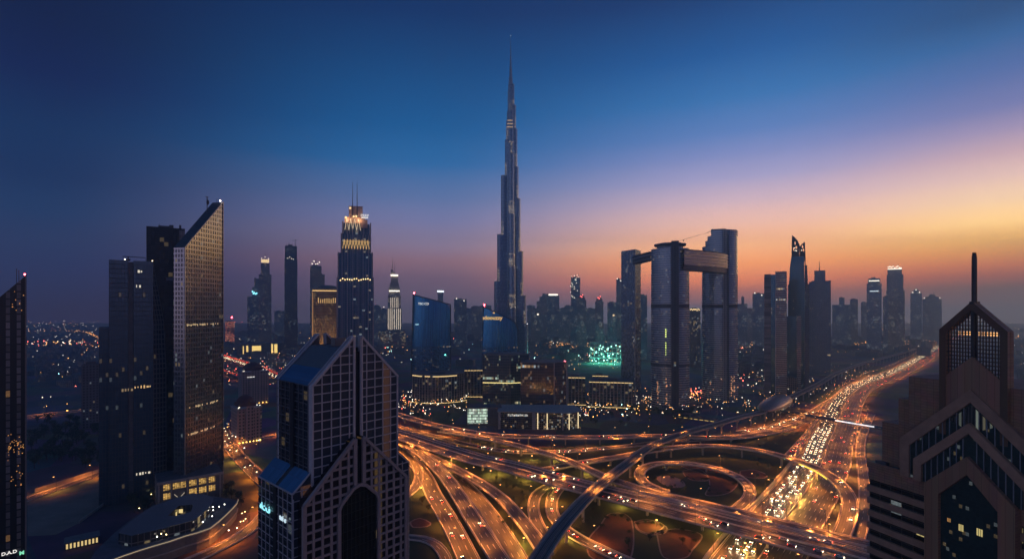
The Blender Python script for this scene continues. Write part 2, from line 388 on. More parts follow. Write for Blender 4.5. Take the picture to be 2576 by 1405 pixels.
# ---- interchange ground -------------------------------------------
def sheet(name, poly, z, mat, label=None, kind='structure'):
    b=MB(); b.face([(p.x,p.y,z) for p in poly]); o=b.build(name,mat); return tag(o,label,None,None,kind)
lawn=[G(*T0(x,y)) for x,y in ((1100,1560),(1085,1340),(1090,1215),(1240,1225),(1600,1230),(1900,1225),(2110,1190),(2225,1185),(2170,1275),(2068,1398),(1945,1536),(1940,1560))]
sheet('lawn',lawn,.03,M['grass'])
def blob(cv,pts): return spline([G(*cv(x,y)) for x,y in pts]+[G(*cv(*pts[0]))],4.0)[:-1]
for k_,(cv,pts,mat) in enumerate(((T2,[(690,620),(850,615),(1010,650),(1120,700),(1170,760),(1080,850),(900,865),(930,780),(900,700),(760,650)],'bed'),
                   (T2,[(700,660),(820,640),(905,690),(910,740),(790,740),(720,700)],'bed'),
                   (T2,[(470,705),(580,700),(690,735),(720,790),(600,800),(500,750)],'pave'),
                   (T2,[(1190,660),(1300,650),(1410,690),(1390,720),(1260,715),(1190,690)],'bed'),
                   (T2,[(0,1120),(90,1020),(260,1060),(250,1405),(-60,1400),(-100,1250)],'bed'),
                   (T2,[(300,1100),(420,1085),(560,1130),(540,1190),(400,1200),(310,1150)],'bed'),
                   (T2,[(480,1190),(640,1150),(860,1200),(780,1330),(720,1395),(540,1390)],'bed'),
                   (T1,[(150,1090),(230,1060),(320,1100),(290,1130),(170,1135)],'bed'),
                   (T1,[(2050,1090),(2157,1070),(2300,1120),(2200,1190),(2090,1160)],'bed'),
                   (T4,[(480,1250),(700,1190),(820,1240),(790,1300),(560,1320)],'grass'))):
    sheet('flower_bed' if mat=='bed' else ('paving' if mat=='pave' else 'lawn'),blob(cv,pts),.06+.008*k_,M[mat])
    if mat=='bed':
        c=blob(cv,pts); c=c+[c[0]]; fr=frames(c); b=MB()
        b.loft([[c[i]+fr[i][1]*-.5+Vector((0,0,.05)),c[i]+fr[i][1]*.5+Vector((0,0,.05)),c[i]+fr[i][1]*.5+Vector((0,0,.20)),c[i]+fr[i][1]*-.5+Vector((0,0,.20))] for i in range(len(c))],0)
        tag(b.build('kerb',M['pave']),kind='structure')

# ---- highway -------------------------------------------------------
ledge=[Vector((36,185,0)),Vector((116.9,306,0)),Vector((180,383,0)),Vector((269,493,0)),Vector((375,640,0)),Vector((618,958,0)),Vector((944,1272,0)),Vector((1461,1805,0)),Vector((2100,2480,0)),Vector((2900,3330,0))]
lc=spline(ledge,30); lf=frames(lc); HWW=46.0
hwy=[p+f[1]*(HWW/2+.4)+Vector((0,0,.10)) for p,f in zip(lc,lf)]
road('H','wide highway running off to the right horizon',hwy[::3],HWW,lanes=14,wall=True,medians=(0.0,),step=8,lamps=0)
c,fr,_=ROADS['H']
# lamps at both edges, plus an added central row to brighten the carriageways
d=0;k=0
for i in range(1,len(c)):
    d+=(c[i]-c[i-1]).length
    if d>38 and c[i].y>230 and c[i].y<2100:
        d=0; k+=1
        for s_ in (-1,1):
            street_lamp(c[i]+fr[i][1]*s_*(HWW/2+1.2),-fr[i][1]*s_,'orange pole lamp beside the wide highway','lamps along the wide highway')
        if c[i].y<1500: street_lamp(c[i]+Vector((0,0,.3)),fr[i][1]*(1 if k%2 else -1),'added orange pole lamp brightening the middle of the wide highway','added lamps along the highway median')
# bright retaining wall beside the highway
b=MB(); 
for i in range(len(lc)-1):
    if lc[i].y<640:
        a,b2=lc[i]-lf[i][1]*.3,lc[i+1]-lf[i+1][1]*.3
        b.loft([[a-lf[i][1]*.8,a,a+Vector((0,0,3.4)),a-lf[i][1]*.8+Vector((0,0,3.4))],[b2-lf[i+1][1]*.8,b2,b2+Vector((0,0,3.4)),b2-lf[i+1][1]*.8+Vector((0,0,3.4))]],0,0,0)
tag(b.build('retaining_wall',M['conc']),'long concrete retaining wall between the park lawn and the highway','wall')

# ---- interchange roads ---------------------------------------------
road('C','broad double flyover crossing the highway',pk(T1,[(-420,235,7),(-150,300,8.5),(40,345,9),(350,447,9),(700,555,9),(1000,625,9),(1500,765,9)])+pk(T2,[(400,930,9),(690,1005,9),(1200,1135,9),(1900,1320,9),(2500,1480,9)]),27,lanes=8,medians=(0.0,-8.5),pier=38,lamps=33,lampside=1)
road('A','far flyover curving along the office blocks',pk(T1,[(-300,120,7),(-100,150,8),(40,182,8),(300,258,8),(640,328,8),(900,360,8),(1150,370,8)])+pk(T2,[(-57,377,8),(500,364,7.5),(900,378,6),(1200,372,3.5),(1450,332,1),(1650,282,.3)]),13,lanes=4,pier=34,lamps=33,lampside=1)
road('B','slip flyover splitting off beside the broad bridge',pk(T1,[(400,322,8.6),(700,368,9.0),(1000,430,9.5),(1300,512,10),(1550,602,10.2),(1750,690,10.3)])+pk(T2,[(150,752,10.4),(420,835,10.5),(690,898,10.6),(950,958,10.6),(1200,1018,10.6),(1500,1093,10.6),(1800,1168,10.6),(2100,1240,10.6),(2500,1335,10.6)]),9.5,lanes=3,pier=36,lamps=34,lampside=1)
road('G','horseshoe ramp bridging the highway',pk(T2,[(-500,655,3),(-150,590,5),(150,543,7.5),(450,487,9),(750,452,9.4),(1050,452,9.5),(1350,488,9.5),(1600,552,9.5),(1850,645,9.5),(2020,760,9.2),(2112,900,8),(2100,1050,6),(2050,1190,4),(1960,1330,2)]),10,lanes=2,pier=34,lamps=32,lampside=1)
road('F','circular loop ramp round the flower garden',pk(T2,[(1120,1010,.4),(1200,950,.6),(1262,880,1.2),(1262,800,2.2),(1170,712,3.4),(1000,645,4.6),(800,603,5.6),(620,593,6.4),(450,605,7.2),(345,658,7.9),(350,735,8.6),(440,795,9.4),(560,840,10.2)]),8.5,lanes=2,pier=30,lamps=34,lampside=1)
road('M','low road curving under the metro viaduct to the highway',pk(T1,[(-160,245,.18),(40,290,.18),(400,378,.18),(700,455,.18),(1000,498,.18),(1250,503,.18),(1600,488,.18)])+pk(T2,[(250,450,.18),(500,420,.18),(950,388,.18),(1300,348,.18),(1600,288,.18),(1760,235,.18)]),10,lanes=3,lamps=32,lampside=-1)
road('H1','ground road running down beside the twin gabled tower',pk(T1,[(-80,415,.16),(60,482,.16),(190,600,.16),(280,720,.16),(350,870,.16),(440,1020,.16),(540,1200,.16),(660,1450,.16)]),13,lanes=3,lamps=30,lampside=1)
road('H2','ramp sweeping down from the left of the broad bridge',pk(T1,[(-150,330,6.5),(40,405,6.5),(250,520,6.5),(430,690,6.3),(560,870,6),(670,1050,6),(790,1230,6),(930,1450,6)]),11,lanes=3,pier=30,lamps=30,lampside=1)
road('H3','ground road fanning between two ramps',pk(T1,[(400,610,.2),(560,735,.2),(690,860,.2),(800,1000,.2),(905,1150,.2),(1000,1300,.2),(1085,1450,.2)]),12,lanes=3,lamps=32,lampside=-1)
road('H4','unlit ramp crossing the lawn in a long bend',pk(T1,[(150,450,5),(330,545,5.2),(560,660,5.4),(780,785,5.4),(940,905,5.4),(1065,1045,5.2),(1185,1195,5),(1300,1370,5)]),9.5,lanes=2,pier=30,lamps=46,lampside=1)
road('I','narrow curved road passing under the broad bridge',pk(T1,[(1400,745,.22),(1300,800,.22),(1222,860,.22),(1192,950,.22),(1205,1050,.22),(1250,1150,.22),(1340,1290,.22)]),8.5,lanes=2,lamps=33,lampside=1)
road('J','curved slip road with headlights under the metro viaduct',pk(T1,[(1470,745,.26),(1420,800,.26),(1365,870,.26),(1345,960,.26),(1372,1060,.26),(1460,1155,.26),(1600,1245,.26),(1780,1335,.26),(2040,1450,.26)]),9,lanes=2,lamps=32,lampside=-1)
road('KK','small curved road at the foot of the gabled tower',pk(T1,[(60,1222,.22),(250,1237,.22),(370,1290,.22),(440,1380,.22),(470,1470,.22)]),6.5,lanes=2,lamps=0)
road('LL','short loop road tucked behind the gabled tower',pk(T1,[(100,880,.24),(190,800,.24),(222,700,.24),(185,590,.24),(90,500,.24)]),8,lanes=2,lamps=32)
road('O','service road on the far side of the highway',pk(T2,[(2300,180,.2),(2235,330,.2),(2205,470,.2),(2225,650,.2),(2245,850,.2),(2215,1100,.2),(2150,1330,.2)]),8.5,lanes=2,lamps=50)
road('U','sunken slip lane beside the highway',pk(T2,[(1590,545,.2),(1650,480,.2),(1720,400,.2),(1795,310,.2),(1860,235,.2)]),8,lanes=2,lamps=0)
road('S1','boulevard below the metro station',pk(T4,[(300,1130,.2),(600,1085,.2),(850,1010,.2),(1000,950,.2),(1180,840,.2),(1420,690,.2),(1650,560,.2)]),9,lanes=3,lamps=30,lampside=-1)
S=lambda *l: [G(x*q,y*q,z) for x,y,z in l]
road('Q','reddish street behind the tall gabled tower',S((612,1180,.2),(640,1235,.2),(690,1290,.2),(750,1345,.2),(830,1420,.2)),13,lanes=3,lamps=30)
road('Q2','street in front of the domed hotel',S((600,1232,.25),(660,1222,.25),(720,1205,.25),(780,1190,.25),(860,1172,.25)),8,lanes=2,lamps=24)
road('RR','curved road round the low mall',S((740,1345,.3),(735,1400,.3),(705,1440,.3),(650,1480,.3),(560,1526,.3),(430,1580,.3)),9,lanes=2,lamps=26)
road('V1','distant road past the dark park',S((40,1150,.2),(120,1140,.2),(210,1130,.2),(300,1118,.2),(420,1105,.2)),16,lanes=4,lamps=46)
road('V2','orange lit road behind the empty lot',S((60,1378,.2),(140,1350,.2),(220,1322,.2),(300,1292,.2),(400,1255,.2)),9,lanes=2,lamps=30)
road('W1','distant boulevard with red tail lights',S((560,958,.3),(612,978,.3),(680,1000,.3),(760,1030,.3),(860,1075,.3),(1000,1118,.3)),30,lanes=8,lamps=70,step=14)
road('W2','pale slip road beside the distant boulevard',S((560,1003,6),(612,1017,6),(665,1036,6),(700,1050,6)),10,lanes=2,pier=50,lamps=80,step=14)

# ---- metro viaduct --------------------------------------------------
mv=empty('metro_viaduct',G(*T2(1000,262),0),0,'grey metro viaduct sweeping over the whole interchange on single columns','viaduct')
mpts=pk(T1,[(960,1850,14),(1080,1640,14),(1210,1450,14),(1330,1262,14),(1470,1080,14),(1640,892,14),(1800,745,14),(1970,615,14)])+pk(T2,[(401,470,14),(560,398,14),(720,340,14),(1000,262,14),(1250,190,14),(1400,150,14)])+pk(T4,[(820,785,14),(1100,650,14),(1300,535,14),(1550,440,14),(1900,345,14),(2100,285,14)])
mc=spline(mpts,7); mf=frames(mc); off=mv.location; up=Vector((0,0,1))
def mstrip(o1,o2,za,zb,name,mat):
    b=MB(); b.loft([[mc[i]-off+mf[i][1]*o1+up*za,mc[i]-off+mf[i][1]*o2+up*za,mc[i]-off+mf[i][1]*o2+up*zb,mc[i]-off+mf[i][1]*o1+up*zb] for i in range(len(mc))],0,0,0); return b.build(name,mat,mv)
b=MB(); b.loft([[mc[i]-off+mf[i][1]*o+up*z for o,z in((-5,0),(-4.8,-.7),(-2.2,-2.2),(2.2,-2.2),(4.8,-.7),(5,0))] for i in range(len(mc))],0,0,0); b.build('deck',M['conc'],mv)
for s_ in (-1,1):
    mstrip(s_*4.95-.12,s_*4.95+.12,.004,1.25,'parapet',M['conc'])
    mstrip(s_*2.1-1.25,s_*2.1+1.25,.01,.12,'track_bed',M['roofd'])
    for r_ in (-.72,.72): mstrip(s_*2.1+r_-.08,s_*2.1+r_+.08,.125,.3,'rail',M['steel'])
mstrip(-.35,.35,.01,.5,'walkway',M['concd'])
d=0; npier=0
for i in range(1,len(mc)):
    d+=(mc[i]-mc[i-1]).length
    if d>32 and mc[i].y<1900:
        d=0; p=mc[i]-off; b=MB(); b.tube([(p.x,p.y,0),(p.x,p.y,9.2)],[1.05,1.05],14)
        n_=mf[i][1]; dd=mf[i][0]
        def rc(wx,z): return [tuple(Vector((p.x,p.y,z))+n_*sx_*wx+dd*sy_*1.0) for sx_,sy_ in((-1,-1),(1,-1),(1,1),(-1,1))]
        b.loft([rc(1,9.2),rc(2.6,11.2),rc(2.6,11.79)],0,0,0); b.build('pier',M['conc'],mv); npier+=1
# ---- metro station ---------------------------------------------------
T5=ZM(1780,1050,6.133)
sc_=G(*T5(2060,400),13); i0=min(range(len(mc)),key=lambda i:(mc[i]-sc_).length); sd_=mf[i0][0]
ms=empty('metro_station',(mc[i0].x,mc[i0].y,0),math.atan2(sd_.y,sd_.x),'shell roofed metro station straddling the viaduct beside the footbridge','metro station')
b=MB(); secs=[]
for i in range(25):
    t=-1+2*i/24; w=15.5*math.sqrt(max(.003,1-abs(t)**2.6)); h=10.5*math.sqrt(max(.003,1-abs(t)**2.8))
    secs.append([(62*t,-w*math.cos(math.pi*k/14),15.5+h*math.sin(math.pi*k/14)) for k in range(15)])
b.loft(secs,0,None,None,closed=False,smooth=True); b.build('shell_roof',M['shell'] if 'shell' in M else plain('shell_metal',(.34,.24,.2),.38,.15,.4,metal=.7),ms)
b=MB(); el=[(58*math.cos(2*math.pi*k/40),15*math.sin(2*math.pi*k/40)) for k in range(40)]
b.prism(el,12.6,15.4,0,0,0); b.build('concourse',facade(bay=2.5,floor=2.8,fw=.15,fh=.15,lit=.35,es=.9,glass=(.03,.035,.04),seed=81),ms)
for x in (-40,-14,14,40):
    b=MB(); b.tube([(x,-9,0),(x,-9,12.6)],.9,10); b.tube([(x,9,0),(x,9,12.6)],.9,10); b.build('support_columns',M['concd'],ms)
# ---- footbridge --------------------------------------------------------
a=G(*T4(640,905),9); e_=G(*T4(1690,1080),9); dv=(e_-a); L_=dv.length; e_=e_+dv.normalized()*20; L_+=20
fb=empty('footbridge',(a.x,a.y,0),math.atan2(dv.y,dv.x),'enclosed tube footbridge spanning the highway with one brightly lit end','footbridge')
b=MB(); sec=lambda x:[(x,2.1*math.cos(t_),9+1.9*math.sin(t_)) for t_ in [2*math.pi*k/12 for k in range(12)]]
b.loft([sec(L_*k/24) for k in range(25)],0,0,0); b.build('tube',facade(bay=2.2,floor=9,fw=.1,fh=0,glass=(.06,.07,.085),frame=(.2,.2,.21),lit=0,seed=3),fb)
b=MB(); b.loft([[(x,-2.25,8.6),(x,-2.2,8.6),(x,-2.2,10.1),(x,-2.25,10.1)] for x in (L_-64,L_-21)],0,0,0); b.build('lit_window_band',glow('bridge_window',(.95,.95,1),1.2),fb)
for x in (8,L_*.36,L_*.64,L_-8):
    b=MB(); b.tube([(x,0,0),(x,0,7.1)],.7,10); b.build('pier',M['conc'],fb)
b=MB(); b.box(0,L_,-.6,.6,10.95,11.15); b.build('roof_walk',M['steel'],fb)
# ================================================================ large towers
class Bld:
    def __init__(s, name, label, cat, loc, rz=0, group=None):
        s.o=empty(name,(loc[0],loc[1],0),rz,label,cat,group)
    def part(s, name, mb, mats, parent=None, label=None):
        o=mb.build(name,mats,parent or s.o)
        if label: o['label']=label
        return o
def facing(x0,x1,Y,yaw=0):
    xc=(x0+x1)/2; u=(xc-CX)/K; az=math.atan(u); return (u*Y,Y),-az+R(yaw),(x1-x0)/K*Y*math.cos(az)
def zat(y,Y): return CAMH+(HY-y)/K*Y
def rect(x0,x1,y0,y1): return [(x0,y0),(x1,y0),(x1,y1),(x0,y1)]
def text_mesh(body, size, mat, parent, loc, name='sign_lettering', rz=0, ext=.15, shear=0, bold=0):
    cu=bpy.data.curves.new('t','FONT'); cu.body=body; cu.size=size; cu.extrude=ext; cu.align_x='CENTER'; cu.align_y='CENTER'; cu.shear=shear; cu.offset=bold
    to=bpy.data.objects.new('t',cu); COL.objects.link(to); bpy.context.view_layer.update()
    me=bpy.data.meshes.new_from_object(to.evaluated_get(bpy.context.evaluated_depsgraph_get())); bpy.data.objects.remove(to); bpy.data.curves.remove(cu)
    me.materials.clear(); me.materials.append(mat); me.name=name
    o=bpy.data.objects.new(name,me); COL.objects.link(o); o.parent=parent
    o.matrix_local=Matrix.Translation(loc)@Matrix.Rotation(rz,4,'Z')@Matrix.Rotation(R(90),4,'X'); return o

# ---- supertall spire -------------------------------------------------
SY=1278; bx=(1284.6-CX)/K*SY
sp=Bld('supertall_tower','immensely tall stepped silver tower tapering to a needle spire','skyscraper',(bx,SY),0)
fS=facade(bay=1.6,floor=3.6,fw=.22,fh=.34,glass=(.22,.32,.42),frame=(.2,.23,.27),lit=.012,es=1.2,seed=5,rough=.22,frough=.3,ior=1.8,frmetal=.5,coolmix=.7,vclus=.05,metal=.7)
fSlit=facade(bay=1.6,floor=3.6,fw=.22,fh=.45,glass=(.22,.32,.42),frame=(.3,.28,.24),lit=.45,warm=(1,.74,.42),es=.75,seed=6,rough=.16,frough=.3,ior=1.8,frmetal=.5,coolmix=.1,rows=.5,vclus=.4,metal=.6)
def capsule(a, r0, r1, n=10):   # wing footprint from axis outwards at angle a
    d=Vector((math.cos(a),math.sin(a))); s_=Vector((-d.y,d.x)); pts=[]
    c=d*(r1-r0)
    for k in range(n+1):
        t=-math.pi/2+math.pi*k/n; pts.append(tuple(c+d*r0*math.cos(t)+s_*r0*math.sin(t)))
    pts.append(tuple(s_*r0)); pts.append(tuple(-s_*r0)); return pts
# each wing: (angle, [(reach, half width, top)])
wings=[(R(188),[(41.6,8.6,216),(34,8.4,332),(24.4,8.2,478),(14.5,7.6,567),(11.2,6.6,615),(7.4,5.2,689)]),
       (R(-8),[(44,8.8,110),(38.5,8.6,181),(31.5,8.4,290),(24.8,8.2,421),(20,7.8,500),(17,7,594),(13.5,6.4,653),(9.5,5.4,706)]),
       (R(-82),[(43,8.6,150),(36,8.5,250),(27,8.3,380),(19,7.6,530),(13,6.8,640),(8,5.2,700)])]
for wi,(a,tiers) in enumerate(wings):
    z=0; b=MB(); g=MB(); rl=MB()
    for r_,hw_,zt in tiers:
        b.prism(capsule(a,hw_+wi*.013,r_),z,zt,0,1,smooth=False)
        if zt>100:
            k=capsule(a,hw_+.25,r_+.25)[:11]; rl.loft([[(x,y,zt-1.0) for x,y in k],[(x,y,zt+1.6) for x,y in k]],0,closed=False)
        z=zt
    wo_=sp.part('wing',b,[fS,M['roofd']])
    sp.part('terrace_rail',rl,M['steel'],wo_)
    # floodlit floors just above each setback
    g=MB()
    for (r_,hw_,zt),(r2,hw2,zt2) in zip(tiers,tiers[1:]):
        hgt=34 if zt<600 else 20
        k=capsule(a,hw2+.12+wi*.011,r2+.12)[1:10]; g.loft([[(x,y,zt+.2) for x,y in k],[(x,y,zt+hgt) for x,y in k]],0,closed=False)
    sp.part('lit_floors',g,fSlit,wo_)
    g=MB()
    for r_,hw_,zt in tiers:
        d=Vector((math.cos(a),math.sin(a)))
        for s_ in (-.6,0,.6): 
            p=d*(r_-2)+Vector((-d.y,d.x))*s_*hw_; g.ball((p.x,p.y,zt+1.2),.55,.55,.55,6,4)
    sp.part('terrace_lights',g,glow('terrace_light',(1,.95,.85),10) if wi==0 else bpy.data.materials['terrace_light'],wo_)
b=MB(); cr=lambda r_,z:[(r_*math.cos(2*math.pi*k/16),r_*math.sin(2*math.pi*k/16),z) for k in range(16)]
b.loft([cr(13,0),cr(13,560),cr(9.5,561),cr(9.5,640),cr(6.2,641),cr(6.2,706)],0,0); sp.part('core',b,fS)
b=MB(); b.loft([cr(5.2,706),cr(4.6,726),cr(3.4,727),cr(3.0,752),cr(2.1,753),cr(1.7,778),cr(1.1,779),cr(.9,800),cr(.55,801),cr(.35,829)],0,0); sp.part('spire',b,M['steel'])
b=MB()
for z in (752,829): b.ball((0,-2.2 if z<800 else -.4,z),.5,.5,.5,6,4)
sp.part('beacons',b,glow('spire_beacon',(1,.95,.85),5))
b=MB()
for z,w_ in ((596,9),(604,9),(612,8)): b.box(-w_,w_*.6,-14.6,-14.2,z,z+2.2)
sp.part('lit_sky_deck',b,glow('sky_deck',(1,.66,.36),.5))

# ---- Y shaped twin gabled tower in front --------------------------------
gt=Bld('gabled_tower','black glass tower with twin gabled tops, white window grid and tall dark arch','skyscraper',(-66.5,170),R(48))
def grid_face(b, gl, poly2d, bay, fl, wbar, hbar, d, y, o=(0,0), along='x'):
    # bars clipped to a convex-ish polygon in (s,z); y is the plane; along x or y
    def inside_spans(c, axis):
        xs=[]; n=len(poly2d)
        for i in range(n):
            a,b2=poly2d[i],poly2d[(i+1)%n]; A0,A1=a[axis],b2[axis]
            if (A0-c)*(A1-c)<0:
                t=(c-A0)/(A1-A0); xs.append(a[1-axis]+t*(b2[1-axis]-a[1-axis]))
        xs.sort(); return list(zip(xs[::2],xs[1::2]))
    def put(s0,s1,z0,z1,dd):
        if along=='x': b.box(s0,s1,y-dd,y-.02,z0,z1)
        else: b.box(y-dd,y-.02,s0,s1,z0,z1)
    s0=min(p[0] for p in poly2d); s1=max(p[0] for p in poly2d); z0=min(p[1] for p in poly2d); z1=max(p[1] for p in poly2d)
    s=s0+o[0]
    while s<s1:
        for a,b2 in inside_spans(s+.001,0): put(s-wbar/2,s+wbar/2,a,b2,d)
        s+=bay
    z=z1-o[1]
    while z>z0:
        for a,b2 in inside_spans(z-.001,1): put(a,b2,z-hbar/2,z+hbar/2,d*.9)
        z-=fl
gN=facade(bay=3.4,floor=3.05,fw=0,fh=0,glass=(.08,.09,.11),frame=(.02,.02,.02),lit=.05,es=.3,warm=(1,.42,.2),seed=9,rough=.14,ior=1.55,coolmix=.1,metal=.45)
gL=facade(bay=3.4,floor=3.05,fw=.03,fh=.05,glass=(.012,.015,.02),frame=(.09,.095,.11),lit=.03,es=.35,seed=10,rough=.1,ior=1.6)
gBlue=facade(bay=1.7,floor=5.0,fw=.06,fh=.03,glass=(.05,.19,.34),frame=(.05,.11,.2),lit=0,seed=11,rough=.3,ior=1.7,metal=.85)
M['mull']=plain('mullion_white',(.46,.43,.43),.5,.1,.6); M['stone']=plain('pinkish_stone',(.3,.25,.24),.7,.12,.5)
D1=27.0; ZL=0
b=MB(); pf=lambda y:[(0,y,ZL),(34,y,ZL),(34,y,124),(22,y,136),(12,y,136),(0,y,124)]
a,c=pf(2.2),pf(D1-2.2)
b.face(list(reversed(c)),[(p[0],p[2]) for p in reversed(c)],0)
b.face([a[0],a[5],c[5],c[0]],[(0,0),(0,124),(22.6,124),(22.6,0)],1)   # left wall
b.face([a[1],c[1],c[2],a[2]],[(0,0),(22.6,0),(22.6,124),(0,124)],1)
gt.part('upper_shaft',b,[gN,gL])
b=MB(); b.face([a[5],a[4],c[4],c[5]],[(0,0),(0,17),(22.6,17),(22.6,0)],0); b.face([a[2],c[2],c[3],a[3]],[(0,0),(22.6,0),(22.6,17),(0,17)],0)
gt.part('sloping_roof',b,plain('roof_louvre',(.075,.1,.115),.55,.4,.5,streak=(1,6,6)))
b=MB(); b.face([a[4],a[3],c[3],c[4]]); gt.part('roof_deck',b,M['roof'])
b=MB(); b.loft([[(-.05,y,123.95),(5,y,129),(5,y,129.35),(-.05,y,124.3)] for y in (2.3,D1-2.3)],0,0,0); b.loft([[(34.05,y,123.95),(34.05,y,124.3),(29,y,129.35),(29,y,129)] for y in (2.3,D1-2.3)],0,0,0); gt.part('blue_roof_glazing',b,gBlue)
for y0,y1,front in ((0,2.2,True),(D1-2.2,D1,False)):
    b=MB()
    for sgn in (0,1):
        pl=[(0,ZL),(15.6,ZL),(15.6,140.2),(14.8,138.9),(0,124)] if sgn==0 else [(34-0,ZL),(34,124),(19.2,138.9),(18.4,140.2),(18.4,ZL)]
        b.loft([[(p[0],y0,p[1]) for p in pl],[(p[0],y1,p[1]) for p in pl]],1,0,0)
        ff=[(p[0],y0-.01,p[1]) for p in pl]
        if sgn==0: pass
    gf=gt.part('gable_end',b,[gN,M['mull']])
    g=MB()
    if front:
        for pl in ([(0.01,40),(15.5,40),(15.5,139.9),(0.01,124)],[(18.5,40),(33.99,40),(33.99,124),(18.5,139.9)]):
            grid_face(g,None,pl,3.4,3.05,.34,.32,.35,0,o=(.1 if pl[0][0]<1 else 3.3-1.2,3.4))
        for x in (.2,15.4,18.6,33.8): g.box(x-.3,x+.3,-.5,-.02,40,124 if x in(.2,33.8) else 139.6)
    ye=-.45 if front else D1+.45
    for x0,x1 in ((0,15.5),(34,18.5)):
        g.bar((x0,y0-.2 if front else y1+.2,124.1),(x1,y0-.2 if front else y1+.2,139.9),.8,.8)
        g.bar((x0,y1 if front else y0,124.3),(x1,y1 if front else y0,140.1),.5,.5)
    gt.part('mullion_grid',g,M['mull'],gf)
b=MB(); b.box(15.6,18.4,.9,3.2,40,134.5); b.box(15.6,18.4,D1-3.2,D1-.9,100,134.5); gt.part('dark_channel',b,plain('channel',(.015,.016,.02),.35,.2,.5))
b=MB(); 
for x in (15.9,18.1): b.bar((x,-.1,96),(x,-.1,140),.35,.5)
gt.part('channel_fins',b,M['mull'])
# left wall: mullions and dark slot
g=MB(); grid_face(g,None,[(2.4,60),(D1-.3,60),(D1-.3,124),(2.4,124)],3.4,3.05,.22,.2,.25,0,along='y'); gt.part('side_mullions',g,plain('mullion_dim',(.12,.12,.13),.5,.1,.6))
b=MB(); b.box(-.5,-.02,12.2,14.6,60,124.2); gt.part('side_slot',b,bpy.data.materials['channel'])
b=MB(); b.box(15,19,12,15,136.03,139); b.tube([(17,13.5,139),(17,13.5,143)],.15,6); gt.part('roof_plant',b,M['concd'])
# lower body with blue sloped shoulders
b=MB()
for x0,x1,s_ in ((-6,0,1),(34,40,-1)):
    xo,xi=(x0,x1) if s_==1 else (x1,x0)
    o_=[(xo,0.8),(xo,D1+1)]
    b.face([(xo,.8,0),(xo,.8,89.6),(xo,D1+1,89.6),(xo,D1+1,0)] if s_==1 else [(xo,.8,0),(xo,D1+1,0),(xo,D1+1,89.6),(xo,.8,89.6)],[(0,0),(0,89.6),(27,89.6),(27,0)] if s_==1 else [(0,0),(27,0),(27,89.6),(0,89.6)],1)
    fr_=[(xo,.8,0),(xi,.8,0),(xi,.8,95.3),(xo,.8,89.6)]
    b.face(fr_ if s_==1 else list(reversed(fr_)),[(p[0],p[2]) for p in (fr_ if s_==1 else list(reversed(fr_)))],0)
    bk=[(p[0],D1+1,p[2]) for p in fr_]; b.face(bk if s_==-1 else list(reversed(bk)),None,0)
gt.part('lower_shoulders',b,[gN,gL])
for xo,xi in ((-6,-.03),(40,34.03)):
    b=MB()
    for ya,yb in ((.8,12.2),(14.6,D1+1)):
        f_=[(xo,ya,89.62),(xi,ya,95.3),(xi,yb,95.3),(xo,yb,89.62)]
        b.face(f_ if xo<0 else list(reversed(f_)),[(ya,0),(ya,8.2),(yb,8.2),(yb,0)] if xo<0 else [(yb,0),(yb,8.2),(ya,8.2),(ya,0)],0)
    f_=[(xo,12.2,89.5),(xi,12.2,95.1),(xi,14.6,95.1),(xo,14.6,89.5)]; b.face(f_ if xo<0 else list(reversed(f_)),None,1)
    gt.part('blue_shoulder_glazing',b,[gBlue,bpy.data.materials['channel']])
g=MB(); grid_face(g,None,[(1.0,40),(D1+.8,40),(D1+.8,89.6),(1.0,89.6)],3.4,3.05,.22,.2,.25,-6,along='y')
g.bar((-6.1,.8,89.7),(-6.1,D1+1,89.7),.4,.4); g.bar((-6.1,.7,89.7),(0,.7,95.4),.45,.45)
for z in range(45,92,3): g.box(-6.2,-.1,.55,.78,z,z+.3)
for x in (-5.9,-3): g.box(x-.15,x+.15,.5,.78,40,88 if x==-5.9 else 91)
gt.part('shoulder_mullions',g,M['mull'])
g=MB(); g.bar((40.1,.7,89.7),(34,.7,95.4),.45,.45)
for z in range(45,92,3): g.box(34.1,40.1,.55,.78,z,z+.3)
for x in (36.8,39.8): g.box(x-.15,x+.15,.5,.78,40,88 if x==39.8 else 91)
gt.part('shoulder_mullions',g,M['mull'])
b=MB(); b.box(-6.5,-6.03,12.2,14.6,40,89.5); gt.part('shoulder_slot',b,bpy.data.materials['channel'])
# front block: stone grid gable with arch void
yb0=-3.0
pl=[(-4.4,0),(-4.4,86.6),(14.2,105.0),(14.2,0)]; pr=[(35.7,0),(17.2,0),(17.2,105.0),(35.7,86.6)]
b=MB(); 
for p_ in (pl,pr):
    q_=p_ if p_ is pr else list(reversed(p_))
    b.loft([[(x,yb0,z) for x,z in q_],[(x,.75,z) for x,z in q_]],0,0,0)
gt.part('front_block',b,[facade(bay=3.15,floor=3.05,fw=0,fh=0,glass=(.02,.014,.014),frame=(.1,.1,.1),lit=.05,es=.38,warm=(1,.6,.25),seed=33,rough=.12,ior=1.5,coolmix=.02)])
arch=[(7.9,0),(7.9,81.5),(8.6,83.2),(13.2,87.6),(15.7,88.4),(18.2,87.6),(22.8,83.2),(23.5,81.5),(23.5,0)]
g=MB(); 
lpoly=[(-4.3,20),(-4.3,86.5),(14.1,104.8),(14.1,88.2),(13.2,87.6),(8.6,83.2),(7.9,81.5),(7.9,20)]
rpoly=[(35.6,20),(35.6,86.5),(17.3,104.8),(17.3,88.2),(18.2,87.6),(22.8,83.2),(23.5,81.5),(23.5,20)]
grid_face(g,None,lpoly,3.15,3.05,.85,.8,.5,yb0,o=(.1,3.2)); grid_face(g,None,rpoly,3.15,3.05,.85,.8,.5,yb0,o=(.2,3.2))
